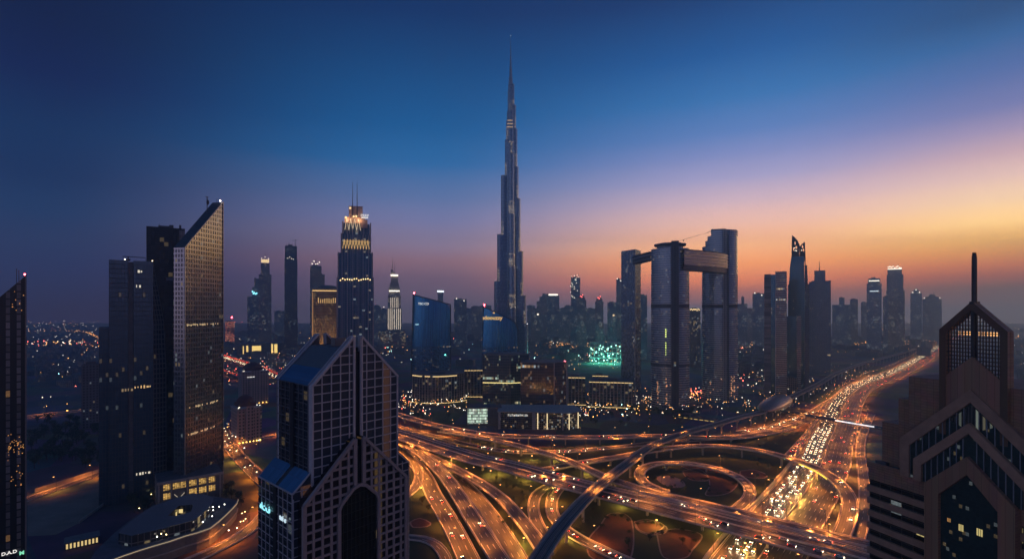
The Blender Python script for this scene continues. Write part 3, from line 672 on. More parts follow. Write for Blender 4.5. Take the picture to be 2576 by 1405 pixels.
for pth,w in (([(-4.2,20),(-4.2,86.4),(14.0,104.6),(14.0,88.6)],1.3),([(35.5,20),(35.5,86.4),(17.4,104.6),(17.4,88.6)],1.3)):
    for p0,p1 in zip(pth,pth[1:]): g.bar((p0[0],yb0-.4,p0[1]),(p1[0],yb0-.4,p1[1]),w,1.0)
ap=arch[1:-1]; ap=[(7.9,20)]+ap+[(23.5,20)]
for p0,p1 in zip(ap,ap[1:]): g.bar((p0[0],yb0-.45,p0[1]),(p1[0],yb0-.45,p1[1]),1.2,1.1)
gt.part('stone_grid',g,M['stone'])
b=MB(); b.face([(x,yb0-.12,z) for x,z in reversed(arch)][::-1],[(x,z) for x,z in arch],0); 
gt.part('arch_void',b,facade(bay=1.6,floor=3.05,fw=.12,fh=.04,glass=(.006,.008,.007),frame=(.012,.016,.013),lit=.006,es=.5,seed=41,rough=.2,ior=1.45))
b=MB(); b.box(14.25,17.15,-1.6,.7,88.5,101); gt.part('front_channel',b,bpy.data.materials['channel'])
# the two cyan signs high on the left wall
s_=text_mesh('هاتف',3.2,M['cyan'],gt.o,(-6.75,20.5,80.5),rz=R(-90),name='cyan_sign',bold=.0); s_['label']='glowing cyan lettering on the left wall'
s_=text_mesh('toi e',2.6,glow('pale_sign',(.7,.9,1),.8),gt.o,(-6.75,6.5,80.5),rz=R(-90),name='pale_sign',bold=.02); s_['label']='small pale blue lettering on the left wall'
# ---- tower with a pointed open crown, right foreground ----------------
rt=Bld('pointed_arch_tower','brown stone tower with open lattice crown, spire and stacked pointed gables','skyscraper',(112.2,125),math.atan2(-.937,.35))
M['brown']=None
def tiles(name,col,bw,bh):
    m,t,b=pbsdf(name); u=nd(t,'ShaderNodeUVMap'); br_=nd(t,'ShaderNodeTexBrick'); br_.offset=.0; br_.inputs['Scale'].default_value=1; br_.inputs['Brick Width'].default_value=bw; br_.inputs['Row Height'].default_value=bh; br_.inputs['Mortar Size'].default_value=.035
    br_.inputs['Color1'].default_value=(*col,1); br_.inputs['Color2'].default_value=(*[c*.8 for c in col],1); br_.inputs['Mortar'].default_value=(*[c*.35 for c in col],1)
    t.links.new(u.outputs[0],br_.inputs[0]); nz=nd(t,'ShaderNodeTexNoise'); nz.inputs['Scale'].default_value=.4; nz.inputs['Detail'].default_value=6; t.links.new(u.outputs[0],nz.inputs[0])
    mx=nd(t,'ShaderNodeMix',data_type='RGBA'); mx.blend_type='MULTIPLY'; mx.inputs[0].default_value=.55; t.links.new(br_.outputs[0],mx.inputs[6]); t.links.new(nz.outputs['Color'],mx.inputs[7]); t.links.new(mx.outputs[2],b.inputs['Base Color']); b.inputs['Roughness'].default_value=.6
    return m
M['brown']=tiles('brown_stone',(.44,.24,.145),1.5,.75); M['brownl']=plain('brown_trim',(.34,.2,.125),.65,.2,.4)
def ext(b,pl,y0,y1,m=0):   # extrude (x,z) polygon between planes y0<y1, poly counter-clockwise seen from -y
    b.loft([[(x,y0,z) for x,z in reversed(pl)],[(x,y1,z) for x,z in reversed(pl)]],m,m,m)
# stepped masses behind
for w,zt,y0,y1 in ((15,131.5,1.2,22),(18.4,125,2.4,24),(23.6,117.3,3.6,26)):
    b=MB(); b.prism(rect(-w,w,y0,y1),104,zt,0,1); rt.part('stepped_block',b,[M['brown'],M['roof']])
b=MB(); b.prism(rect(-25.5,25.5,.6,30),100.5,104.4,0,1); b.prism(rect(-25.8,25.8,.3,.9),103.9,105.6,0,0); rt.part('terrace',b,[M['brown'],M['roof']])
b=MB()
for x0,x1,y0,y1,h in ((-24.5,-21.5,2,3.3,1.6),(-19.5,-17.8,1.2,2.2,1.2),(-15,-13.2,1.2,2.4,.9)): b.box(x0,x1,y0,y1,104.4,104.4+h)
rt.part('rooftop_plant',b,M['roof'])
# crown: gable frame with lattice, two lattice planes and stone base
b=MB(); th=1.5
out=[(-7,128),(-7,144.6),(0,151.7),(7,144.6),(7,128)]
for yy in (0.0,1.3):
    fr_=[((-7,118),(-7,144.6),(-5.55,144.0),(-5.55,118)),((7,118),(5.55,118),(5.55,144.0),(7,144.6)),((-7,144.6),(0,151.7),(0,149.6),(-5.55,144.0)),((7,144.6),(5.55,144.0),(0,149.6),(0,151.7))]
    for f_ in fr_: b.loft([[(x,yy,z) for x,z in f_],[(x,yy+1.1,z) for x,z in f_]],0,0,0)
rt.part('crown_frame',b,M['brown'])
b=MB(); ext(b,[(-5.6,118),(5.6,118),(5.6,133.0),(0,138.2),(-5.6,133.0)][::1],.15,1.0); rt.part('crown_base',b,M['brown'])
for yy,nm in ((.45,'front_lattice'),(1.7,'rear_lattice')):
    g=MB(); zb=lambda x:138.2-abs(x)*.93
    x=-5.1
    while x<5.2:
        zt=149.6-abs(x)*1.01; g.box(x-.09,x+.09,yy-.1,yy+.1,zb(x) if yy<3 else 131,zt); x+=.6
    z=131.5
    while z<149.4:
        xm=min(5.55,(149.6-z)/1.01); xi=max(0,(138.2-z)/.93)
        if xi<xm:
            for s_ in (-1,1): g.box(min(s_*xi,s_*xm),max(s_*xi,s_*xm),yy-.07,yy+.07,z-.08,z+.08)
        z+=.95
    g.box(-.28,.28,yy-.22,yy+.22,137.5,149.6)
    rt.part(nm,g,M['dark'])
b=MB(); b.tube([(0,1.1,150.4),(0,1.1,158.3),(0,1.1,162.8),(0,1.1,162.9),(0,1.1,163.6)],[.56,.54,.52,.42,.42],10); b.bar((0,-.05,151.3),(0,2.5,151.3),.9,.7); rt.part('spire',b,M['dark'])
b=MB()
for k in range(14): b.box(-4.8+k*.7,-4.45+k*.7,2.6,2.9,143.3,144.2) if abs(-4.6+k*.7)<4.6 else None
rt.part('crown_lights',b,glow('crown_light',(1,.5,.18),1.2))
# stacked pointed gables
gG=facade(bay=.7,floor=.9,fw=.0,fh=.02,glass=(.03,.06,.06),frame=(.02,.02,.02),metal=.4,lit=.035,es=.4,seed=55,rough=.08,ior=1.55,coolmix=.5,vclus=.2)
def gable(apex,drop,w,leg,th,y,name,mat=M['brownl']):
    b=MB(); za=apex; o_=[(-w,leg),(-w,za-drop),(0,za),(w,za-drop),(w,leg)]; k=th*1.35
    i_=[(-w+th,leg),(-w+th,za-drop-k*.45),(0,za-k),(w-th,za-drop-k*.45),(w-th,leg)]
    for j in range(4):
        p=[o_[j],o_[j+1],i_[j+1],i_[j]]; b.loft([[(x,y-.0,z) for x,z in p],[(x,y+1.2,z) for x,z in p]],0,0,0)
    return rt.part(name,b,mat)
def glassp(apex,drop,w,leg,y,name,holes=True,mull=1.55):
    b=MB(); pl=[(-w,leg),(w,leg),(w,apex-drop),(0,apex),(-w,apex-drop)]
    b.face([(x,y,z) for x,z in pl],[(x,z) for x,z in pl],0); gl_=rt.part(name,b,gG)
    if mull:
        g=MB(); x=-math.floor(w/mull)*mull
        while x<w:
            if abs(x)>.2: g.box(x-.09,x+.09,y-.22,y-.02,leg,apex-abs(x)*drop/w-.02)
            x+=mull
        rt.part('mullions',g,M['mullb'],gl_)
M['mullb']=plain('mullion_bluegrey',(.2,.22,.24),.45,.15,.6)
gable(130.2,15.6,16.2,104.5,2.3,-.6,'outer_gable'); glassp(127.0,13.6,14,104.6,.1,'outer_glazing')
gable(122.1,12,12.4,104.6,1.9,-1.3,'middle_gable'); glassp(119.4,10.4,10.5,104.6,-.55,'middle_glazing',mull=1.4)
gable(114,9.2,9.3,0,3.2,-2.0,'inner_gable',M['brown']); glassp(109.6,6.2,6.1,0,-1.0,'arch_glazing',mull=0)
b=MB(); ext(b,[(-4.6,121.9),(0,119.6),(4.6,121.9),(0,126.4)],-.05,.05); 
rt.part('lit_atrium',b,facade(bay=.7,floor=.55,fw=.25,fh=.3,glass=(.02,.025,.02),frame=(.05,.05,.05),lit=.22,es=.5,warm=(1,.9,.6),cool=(.85,1,.85),seed=57,vclus=.6,coolmix=.5))
# lower body with stone bands
b=MB(); b.prism(rect(-25.4,25.4,.9,30),0,100.6,0,1); rt.part('body',b,[facade(bay=2.9,floor=3.57,fw=.06,fh=.05,glass=(.012,.014,.015),frame=(.05,.04,.035),lit=.012,es=1.0,warm=(1,.82,.35),seed=61,rough=.12,ior=1.5,coolmix=.1),M['roof']])
for z in range(27):
    zz=98.9-3.57*z
    if zz<4: break
    
    for xa,xb in ((-25.6,-9.25),(9.25,25.6)): b=MB(); b.box(xa,xb,.1,.88,zz-1.75,zz); rt.part('floor_band',b,M['brownl'])
b=MB(); b.box(-9.2,-7.5,-.7,.9,0,104.2); b.box(7.5,9.2,-.7,.9,0,104.2); rt.part('arch_piers',b,M['brown'])
for x,z,w,h,m_ in ((-11.4,90.2,2.9,1.5,'y'),(-11.6,77.6,1.8,1.5,'w'),(-18.8,86.4,3.0,.4,'w'),(2.2,96.4,1.3,1.7,'y'),(-1.6,96.0,1.1,1.6,'y'),(-4.2,96.9,.8,.9,'o')):
    b=MB(); 
    for k in range(3): b.box(x-w/2+k*w/3+.05,x-w/2+(k+1)*w/3-.1,-1.12 if abs(x)<6 else .78,-1.04 if abs(x)<6 else .86,z-h/2,z+h/2)
    rt.part('lit_window',b,{'y':glow('yellow_window',(1,.8,.3),.5),'w':glow('pale_window',(.9,.95,.9),.35),'o':glow('amber_window',(1,.5,.15),.4)}[m_])

# ---- left pair: slant topped facade tower ------------------------------
tb=Bld('slant_top_tower','tower with a blade shaped top and a pale windowed side catching the sunset','skyscraper',(-255.6,400),math.atan2(.985,.17))
fB=facade(bay=2.55,floor=3.7,fw=.42,fh=.32,glass=(.03,.03,.035),frame=(.31,.31,.32),lit=.02,es=.8,seed=71,rough=.15,frough=.13,ior=1.6,frmetal=.92,coolmix=.6)
b=MB(); b.loft([[(0,0,0),(40.7,0,0),(40.7,10,0),(0,10,0)],[(0,0,197.5),(40.7,0,241),(40.7,10,241),(0,10,197.5)]],0,1); tb.part('shaft',b,[fB,M['roofd']])
b=MB(); b.box(-.4,41,-.45,10.4,-.5,.0); 
b=MB(); b.bar((-.2,-.25,197.6),(40.9,-.25,241.3),.5,.6); b.bar((40.9,-.25,0),(40.9,-.25,241),.6,.6); b.bar((-.2,-.25,0),(-.2,-.25,197.4),.6,.6); tb.part('edge_trim',b,M['steel'])
b=MB(); b.tube([(30,6,230),(30,6,243)],.35,8); b.ball((30,5.4,239),1.1,1.1,2.2,8,6); b.bar((28.5,6,243.5),(31.5,6,243.5),.5,.5); b.tube([(40,5,241),(40,5,244)],.2,6); tb.part('roof_mast',b,M['dark'])
b=MB(); b.ball((40.2,2,242.3),.6,.6,.6,6,4); tb.part('beacon',b,glow('pale_beacon',(1,.85,.75),14))
b=MB()
for z,x0,x1,s_ in ((136.3,2,38,1),(71,3,38,2),(50,2,38,3)): 
    for k in range(int((x1-x0)/1.3)):
        if random.random()<.62: x=x0+k*1.3; b.box(x,x+.8,-.12,-.03,z+random.uniform(-.6,.6),z+random.uniform(.9,1.6))
tb.part('lit_floors',b,glow('dim_amber_floor',(1,.74,.38),.55))
# its podium with two rows of lit shop windows
pd=Bld('lit_podium','two storey podium with rows of glowing amber windows below the blade topped tower','podium',(-277,370),R(38))
b=MB(); b.prism(rect(17,60,0,30),0,20,0,1); pd.part('block',b,[M['concd'],M['roof']])
for row,zz in ((0,13.6),(1,7.0)):
    for x0,x1 in ((20.5,25),(26.5,35),(37,42),(43.5,48.5),(50,54.5)):
        if row and x0==26.5: continue
        b=MB(); b.box(x0,x1,-.12,-.02,zz,zz+4.4); f=pd.part('window',b,facade(bay=1.3,floor=1.2,fw=.16,fh=.12,glass=(.05,.03,.01),frame=(.05,.04,.03),lit=9,es=1.15,warm=(1,.58,.16),seed=77+row,coolmix=0,vclus=.5))
b=MB()
for x in (18,25.7,36,42.7,49.2,58): b.box(x-.5,x+.5,-.7,-.14,0,20)
b.box(16.8,60.2,-.7,-.14,18.6,20.6); pd.part('pilasters',b,M['conc'])
b=MB(); b.bar((27.5,-1.5,10),(30,-1.5,7),.4,.3); b.bar((34,-1.5,10),(31.2,-1.5,7),.4,.3); pd.part('entrance_canopy',b,glow('canopy_light',(1,.85,.6),.5))

# ---- black slab and clipped glass tower ---------------------------------
(l_,rz_,w_)=facing(369,468,428); sb=Bld('black_slab_tower','plain black slab tower between two towers, flat top with small roof plant','skyscraper',l_,rz_)
z=zat(572,428); fK=facade(bay=3,floor=3.6,fw=.03,fh=.04,glass=(.006,.009,.009),frame=(.012,.014,.014),lit=.012,es=.45,seed=83,rough=.25,ior=1.4)
b=MB(); b.prism([(-w_/2,0),(w_/2-.5,0),(w_/2-.5,24),(-w_/2,24)],0,z,0,1); sb.part('shaft',b,[fK,M['roofd']])
b=MB(); b.box(-w_/2+8,-w_/2+18,4,14,z,z+1.8); b.box(2,5,2,8,z,z+2.6); b.box(9,10.5,1,4,z-1,z+3); b.tube([(-5,4,z),(-5,4,z+3)],.2,6); sb.part('roof_plant',b,M['roof'])
b=MB(); b.box(-w_/2+13.5,w_/2-3,-.3,-.02,zat(705,428),zat(698,428)); sb.part('pale_band',b,plain('pale_panel',(.42,.4,.44),.5,.1,.5))
b=MB(); b.box(w_/2-4.5,w_/2-.6,-.35,-.02,zat(650,428),zat(578,428)); sb.part('corner_glazing',b,facade(bay=1.5,floor=3.6,fw=.1,fh=.1,glass=(.05,.07,.08),frame=(.1,.11,.12),lit=0,seed=84))
(l_,rz_,w_)=facing(275,386,398); ct=Bld('clipped_glass_tower','dark glass tower with a clipped sloping right edge and a crane arm on top','skyscraper',l_,rz_)
z=zat(655,398); h=w_/2
fA=facade(bay=1.9,floor=3.6,fw=.16,fh=.12,glass=(.08,.13,.17),frame=(.03,.035,.04),lit=.03,es=.35,seed=87,rough=.2,ior=1.5,coolmix=.5,metal=.6)
fA2=facade(bay=2.2,floor=3.9,fw=.3,fh=.22,glass=(.02,.022,.028),frame=(.12,.11,.115),lit=.02,es=.35,seed=88,rough=.2,ior=1.5)
b=MB(); b.prism([(-h,0),(-1.8,0),(-1.8,22),(-h,22)],0,z,0,1); b.prism([(-1.75,1.2),(1.2,1.2),(1.2,22),(-1.75,22)],0,z-1,2,2)
b.prism([(1.25,0),(h,0),(h,20),(1.25,20)],0,z,0,1); ct.part('shaft',b,[fA,M['roofd'],M['concd']])
b=MB(); rr_=lambda e,z:[(h+.02,0.3,z),(h+e,3,z),(h+e,19,z),(h+.02,19.5,z)]
b.loft([rr_(9.2,0),rr_(9.0,zat(930,398)),rr_(7.5,zat(810,398)),rr_(.4,z-.3)],0,1); ct.part('sloping_side',b,[fA2,M['roofd']])
b=MB(); b.prism(rect(-h-6,-h-.03,2,20),0,zat(822,398),0,1); ct.part('side_annex',b,[fA,M['roofd']])
b=MB(); b.tube([(-2,4,z),(-2,4,z+3.2)],.4,8); b.bar((-5.5,4,z+3.2),(9,4,z+3.0),.45,.5); b.bar((9,4,z+3),(9,4,z),.2,.2); b.box(-3.2,-.6,2,5,z,z+1.4); ct.part('roof_crane',b,M['dark'])
b=MB(); b.ball((-4,1,z+.8),.4,.4,.4,6,4); b.ball((h-.4,1,z+.6),.3,.3,.3,6,4); ct.part('roof_lamps',b,glow('roof_lamp',(1,.8,.5),9))
for zz,x0,x1,m_ in ((zat(975,398),2,h+6,'w'),(zat(980,398),-6,1,'d'),(zat(1194,398),3,11,'w2'),(zat(682,398),4,7,'w2'),(zat(700,398)-6,3,5,'w2')):
    b=MB(); x=x0
    while x<min(x1,h-.8): b.box(x,x+random.uniform(.5,1.5),-.1,-.02,zz-random.uniform(.3,1),zz+random.uniform(.6,1.4)); x+=1.9
    if b.f: ct.part('lit_floor',b,{'w':glow('amber_floor',(1,.62,.25),.8),'d':glow('dull_floor',(1,.7,.35),.25),'w2':glow('cream_floor',(1,.9,.68),.8)}[m_])
# far-left tower cut by the frame
(l_,rz_,w_)=facing(-30,66,236,0); fl=Bld('raked_top_tower','dark tower with a steeply raked top and red beacon at the photo edge','skyscraper',l_,rz_)
h=w_/2; z0,z1=zat(772,236),zat(693,236)
b=MB(); fFL=facade(bay=3.6,floor=3.5,fw=.62,fh=.18,glass=(.13,.13,.135),frame=(.008,.01,.011),lit=.01,es=.9,warm=(1,.5,.15),seed=91,rough=.25,ior=1.45,coolmix=.15,frough=.3)
b.prism(rect(-h,h-.3,0,20),0,[z0,z1,z1,z0],0,1); fl.part('shaft',b,[fFL,M['roofd']])
b=MB(); b.box(h-.28,h+.25,-.2,19,0,z1+.6); fl.part('edge_fin',b,plain('edge_fin',(.16,.15,.15),.5,.1,.5))
b=MB(); b.tube([(3.2,8,z0+5),(3.2,8,zat(672,236))],.12,6); b.tube([(4.0,8,z0+5),(4.0,8,zat(676,236))],.12,6); b.box(2.6,4.6,7,9,z0+5,zat(725,236)); fl.part('roof_mast',b,M['dark'])
b=MB(); b.ball((h-.4,.5,z1+.9),.35,.35,.35,6,4); fl.part('beacon',b,M['red'])
b=MB()
for k in range(60):
    zz=random.choice([zat(772,236),zat(1125,236),zat(1125,236),zat(1200,236)]); b.box(*(lambda x,w:(x,x+w))(random.uniform(0 if zz<120 else h-5,h-.9),random.uniform(.15,.4)),-.12,-.03,*(lambda t:(t,t+.3))(zz+random.gauss(0,2.2)))
b2=MB()
for i in range(0,len(b.v),8): pass
fl.part('amber_windows',b,glow('amber_window_small',(1,.45,.12),.8))
text_mesh('D.A.D',2.0,M['whitesign'],fl.o,(h-5.6,-.3,zat(1390,236)),name='white_sign',bold=.04); text_mesh('M',2.2,glow('green_sign',(.3,.95,.6),.8),fl.o,(h-1.4,-.3,zat(1398,236)),name='green_sign',bold=.1)
# ================================================================ towers joined by a high bridge
fO=facade(bay=2.6,floor=3.4,fw=.1,fh=.4,glass=(.2,.3,.36),frame=(.24,.25,.265),lit=.03,es=1.1,seed=101,rough=.2,frough=.32,ior=1.9,frmetal=.4,coolmix=.5,metal=.7)
fO2=facade(bay=1.8,floor=3.4,fw=.2,fh=.2,glass=(.12,.19,.26),frame=(.11,.12,.14),lit=.05,es=.9,seed=102,rough=.24,ior=1.6,coolmix=.5,metal=.65)
fSp=facade(bay=6.5,floor=3.4,fw=.5,fh=.12,glass=(.02,.025,.035),frame=(.05,.055,.07),lit=.03,es=.8,seed=103,rough=.3,ior=1.5)
fSp2=facade(bay=3.4,floor=3.4,fw=.45,fh=.4,glass=(.015,.018,.02),frame=(.32,.3,.29),lit=.03,es=.8,seed=104,rough=.3,ior=1.5)
fBr=facade(bay=4.2,floor=4.4,fw=.12,fh=.42,glass=(.15,.16,.18),frame=(.3,.27,.25),lit=.12,es=.6,seed=105,rough=.2,frough=.35,ior=1.7,frmetal=.5,metal=.5)
M['slab']=plain('balcony_slab',(.42,.41,.42),.4,.12,.4,metal=.2)
M['trimd']=plain('dark_band',(.05,.055,.065),.5,.15,.4)
root=G(1683,1030); JT=Bld('bridge_linked_towers','two curved balcony towers and a slim slab joined by a high bridge','skyscraper',root)
o0=Vector((root.x,root.y,0))
def place(x0,x1,Y):
    l,rz,w=facing(x0,x1,Y); return Matrix.Translation(Vector((l[0],l[1],0))-o0)@Matrix.Rotation(rz,4,'Z'),w
def ell(rx,ry,n=40,cy=0): return [(rx*math.cos(2*math.pi*k/n),cy+ry*math.sin(2*math.pi*k/n)) for k in range(n)]
def floors(b,rx,ry,cy,z0,z1,gap=3.4,over=.9,m=0,skip=()):
    z=z0
    while z<z1:
        if not any(a<z<c for a,c in skip): b.prism(ell(rx+over,ry+over,40,cy),z,z+.9,m,m,m)
        z+=gap
# central oval
mt,w=place(1788*q,1897*q,757); rx=w/2; ry=rx*.62; cyy=ry
ztop=zat(681*q,757); zb0,zb1=zat(745*q,757),zat(692*q,757)
b=MB(); b.prism(ell(rx-.6,ry-.6,40,cyy),0,ztop,0,1,smooth=True); t0=JT.part('oval_tower',b.move(mt),[fO,M['roof']])
b=MB(); floors(b,rx-.9,ry-.9,cyy,3,zb0-3,skip=((zat(842*q,757)-6,zat(842*q,757)+2),)); JT.part('balcony_slabs',b.move(mt),M['slab'],t0)
b=MB(); b.prism(ell(rx-.2,ry-.2,40,cyy),zat(846*q,757),zat(836*q,757),0,0,0); b.prism(ell(rx+.3,ry+.3,40,cyy),zat(1007*q,757),zat(1000*q,757),0,0,0); JT.part('dark_floor_band',b.move(mt),M['trimd'],t0)
b=MB(); b.prism(ell(rx*.68,ry*.7,32,cyy),ztop,zat(672*q,757),0,1); b.loft([[(x,y,z) for x,y in ell(r_,r_*.66,40,cyy)] for r_,z in ((rx*.78,zat(674.5*q,757)),(rx*.84,zat(671*q,757)),(rx*.82,zat(667*q,757)),(rx*.5,zat(664*q,757)))],1,1,1,smooth=True); JT.part('roof_disc',b.move(mt),[fO2,M['trimd']],t0)
sx0,sx1=(1846.7-1842.5)/1408*757*.93,(1866.6-1842.5)/1408*757*.93
b=MB(); b.prism(rect(sx0,sx1,-3.2,ry),0,zat(662.8*q,757),0,1); JT.part('spine',b.move(mt),[fSp,M['trimd']],t0)
b=MB(); b.box(sx0-.5,sx0-.02,-3.6,ry,0,zat(664*q,757)); b.box(sx1+.02,sx1+.5,-3.6,ry,0,zat(664*q,757)); JT.part('spine_edge',b.move(mt),M['concd'],t0)
for x,zc,hh,ww,m_ in ((-6.0,zat(915*q,757),13,1.3,'g'),(-6,zat(950*q,757),8,.8,'g'),(-6,zat(962*q,757),16,.5,'g')):
    b=MB(); yy=cyy-ry*math.sqrt(1-(x/rx)**2)-1.0
    z=zc-hh/2
    while z<zc+hh/2: b.box(x-ww/2,x+ww/2,yy-.1,yy,z,z+2.2); z+=3.4
    JT.part('lit_stair_window',b.move(mt),glow('green_yellow_window',(.85,1,.25),1.6) if 'green_yellow_window' not in bpy.data.materials else bpy.data.materials['green_yellow_window'],t0)
b=MB()
for k in range(26):
    zc=random.uniform(6,46); x=random.choice([-19,-18,-6,-5,random.uniform(-22,22)]); yy=cyy-ry*math.sqrt(max(.02,1-(x/rx)**2))-1.1; b.box(x,x+1.1,yy-.15,yy,zc,zc+1.5)
JT.part('amber_rooms',b.move(mt),glow('amber_room',(1,.45,.2),.9),t0)
# right oval
mt2,w2=place(1928*q,2030*q,822); rx2=w2/2; ry2=rx2*.62; zt2=zat(640*q,822); zm=zat(692*q,822)
b=MB(); b.prism(ell(rx2-.6,ry2-.6,40,ry2),0,zm,0,1,smooth=True)
for k,(xl,ya,yb_) in enumerate(((1930,692,674.5),(1939,674.5,660),(1945,660,646.5),(1955,646.5,631))):
    L0=(xl-1979)/1408*822*.93; pts=[p for p in ell(rx2-.7-k*.05,ry2-.7-k*.05,40,ry2)]
    pts=[(max(px_,L0),py_) for px_,py_ in pts]; b.prism(pts,zat(ya*q,822)+(.02 if k else 0),zat(yb_*q,822),0,1)
t1=JT.part('oval_tower',b.move(mt2),[fO,M['roof']],label='taller oval tower with a stepped shoulder')
b=MB(); floors(b,rx2-.9,ry2-.9,ry2,3,zat(752*q,822),skip=((zat(842*q,822)-6,zat(842*q,822)+2),)); JT.part('balcony_slabs',b.move(mt2),M['slab'],t1)
b=MB(); b.prism(ell(rx2-.2,ry2-.2,40,ry2),zat(846*q,822),zat(836*q,822),0,0,0); JT.part('dark_floor_band',b.move(mt2),M['trimd'],t1)
L=lambda xs:(xs-1979)/1408*822*.93
b=MB(); b.prism(rect(L(1955),L(1996),.8,ry2),zat(631*q,822)+.02,zat(631*q,822)+1.2,0,0); JT.part('roof_cap',b.move(mt2),M['trimd'],t1)
b=MB(); b.prism(rect(L(1988.5),L(2000),-2.6,ry2),0,zat(634*q,822),0,1); JT.part('spine',b.move(mt2),[fSp2,M['concd']],t1)
b=MB(); b.prism(rect(L(2000.4),L(2004),-3.2,ry2),0,zat(646*q,822),0,0); JT.part('spine_edge',b.move(mt2),M['trimd'],t1)
b=MB(); za,zb=zat(648*q,822),zat(634*q,822)
arc=[p for p in ell(rx2-.4,ry2-.4,40,ry2) if p[0]>L(2003)]; arc.sort(key=lambda p:p[1])
for p in arc[::2]: b.bar((p[0],p[1],za),(p[0],p[1],zb),.5,.5)
for p0,p1 in zip(arc,arc[1:]): b.bar((p0[0],p0[1],zb),(p1[0],p1[1],zb),.8,.9); 
JT.part('open_crown',b.move(mt2),M['slab'],t1)
b=MB()
for k in range(30):
    zc=random.uniform(4,40); x=random.choice([L(2014),L(2018),L(2010),random.uniform(-16,8)]); yy=ry2-ry2*math.sqrt(max(.02,1-(x/rx2)**2))-1.1; b.box(x,x+1.1,yy-.15,yy,zc,zc+1.4)
JT.part('amber_rooms',b.move(mt2),bpy.data.materials['amber_room'],t1)
# slim slab at left
mt3,w3=place(1708*q,1756*q,880); z3=zat(687*q,880)
b=MB(); b.prism([(-w3/2,0),(w3/2-6,-1.5),(w3/2+4,16),(-w3/2+2,20)],0,[z3-2,z3+1,z3,z3-2],0,1); t2=JT.part('slab_tower',b.move(mt3),[fO2,M['roofd']])
b=MB(); b.bar((w3/2-6,-1.6,0),(w3/2-6,-1.6,z3+1),.8,.8); JT.part('edge_strip',b.move(mt3),M['slab'],t2)
# bridge: right span and left stub
A=mt@Vector((sx1,4,0)); B=mt2@Vector((L(1988),4,0)); zA0,zA1=zat(746*q,780),zat(692*q,780)
d=(B-A); d.z=0; n_=Vector((-d.y,d.x,0)).normalized(); dn=d.normalized()
def slab(b,A,B,hw,z0,z1,m=0,bow=5):
    secs=[]; n_=Vector((-(B-A).y,(B-A).x,0)).normalized()
    for k in range(13):
        t=k/12; p=A+(B-A)*t-n_*bow*(1-(2*t-1)**2)*1.0; secs.append([p-n_*hw+Vector((0,0,z0)),p+n_*hw+Vector((0,0,z0)),p+n_*hw+Vector((0,0,z1)),p-n_*hw+Vector((0,0,z1))])
    # uv along the length
    u=0
    for s0,s1 in zip(secs,secs[1:]):
        l_=(s1[0]-s0[0]).length
        for i,j in ((0,3),(3,2),(2,1),(1,0)): b.face([s0[i],s1[i],s1[j],s0[j]],[(u,s0[i].z),(u+l_,s1[i].z),(u+l_,s1[j].z),(u,s0[j].z)],m)
        u+=l_
hz=(zA1-zA0)
b=MB(); slab(b,A,B,10,zA0+hz*.24,zA1-1,0); t3=JT.part('sky_bridge',b,fBr)
b=MB(); slab(b,A,B,9,zA0,zA0+hz*.24-.02,0); JT.part('bridge_belly',b,M['trimd'],t3)
b=MB()
for k in range(5): slab(b,A,B,10.7,zA0+hz*(.26+.155*k),zA0+hz*(.26+.155*k)+.9,0,5.05)
JT.part('bridge_slabs',b,M['slab'],t3)
b=MB(); slab(b,A,B,9.2,zA1-.98,zA1+.8,0); JT.part('bridge_roof',b,M['roofd'],t3)
A2=mt3@Vector((w3/2-4,6,0)); B2=mt@Vector((sx0,6,0)); zl0,zl1=zat(713*q,800),zat(690.8*q,800)
b=MB(); slab(b,A2,B2,8,zl0,zl1,0,6); t4=JT.part('sky_bridge',b,fSp)
b=MB(); slab(b,A2,B2,8.6,zl0+(zl1-zl0)*.55,zl0+(zl1-zl0)*.55+1.2,0,6.1); slab(b,A2,B2,8.6,zl0+.4,zl0+1.4,0,6.1); JT.part('bridge_slabs',b,M['slab'],t4)
cr=Bld('roof_crane','thin maintenance crane jib reaching from the taller balcony tower','crane',(0,0))
b=MB(); p0=mt@Vector((sx1-1,0,zat(664*q,757)))+o0; p1=mt2@Vector((L(1944),6,zat(637*q,822)))+o0; p2=mt2@Vector((L(1958),6,zat(634*q,822)))+o0
b.bar(p0,p1,.35,.35); b.bar(p1,p2+Vector((0,0,1.4)),.7,.7); b.bar(p2+Vector((0,0,1.4)),p2-Vector((0,0,2)),.6,.6); pm=p0.lerp(p1,.18); b.bar(pm,pm-Vector((0,0,2.5)),.8,.8); cr.part('jib',b,M['dark'])

# ================================================================ generic tower
FG=dict(coolmix=.5)
def tw(name,label,x0,x1,ytop,Y,mat,dep=.8,yaw=0,cat='skyscraper',roof='roofd',group=None,tops=None,roofparts=True):
    l,rz,w=facing(x0,x1,Y,yaw); B_=Bld(name,label,cat,l,rz,group); h=zat(ytop,Y); B_.w=w; B_.h=h; B_.Y=Y; B_.x=lambda xd:(xd-(x0+x1)/2)/K*Y*math.cos(math.atan(((x0+x1)/2-CX)/K)); B_.z=lambda yd: zat(yd,Y); B_.d=w*dep
    b=MB(); 
    if tops is None: b.prism(rect(-w/2,w/2,0,w*dep),0,h,0,1)
    else:   # list of (fraction width left, right, z top) stacked setbacks
        z=0; k=0
        for a,c,zt in tops:
            b.prism(rect(a*w/2,c*w/2,k*w*.05,w*dep-k*w*.05),z,zt,0,1); z=zt; k+=1
    B_.body=B_.part('shaft',b,[mat,M[roof]])
    if roofparts:
        b=MB(); a_,c_=(-.5,.5) if tops is None else (tops[-1][0]/2*.8,tops[-1][1]/2*.8)
        hh=h if tops is None else tops[-1][2]
        b.box(w*a_*.6,w*c_*.3,w*dep*.3,w*dep*.7,hh,hh+max(2.5,h*.015)); b.part if False else None
        B_.part('roof_plant',b,M['roof'])
    return B_
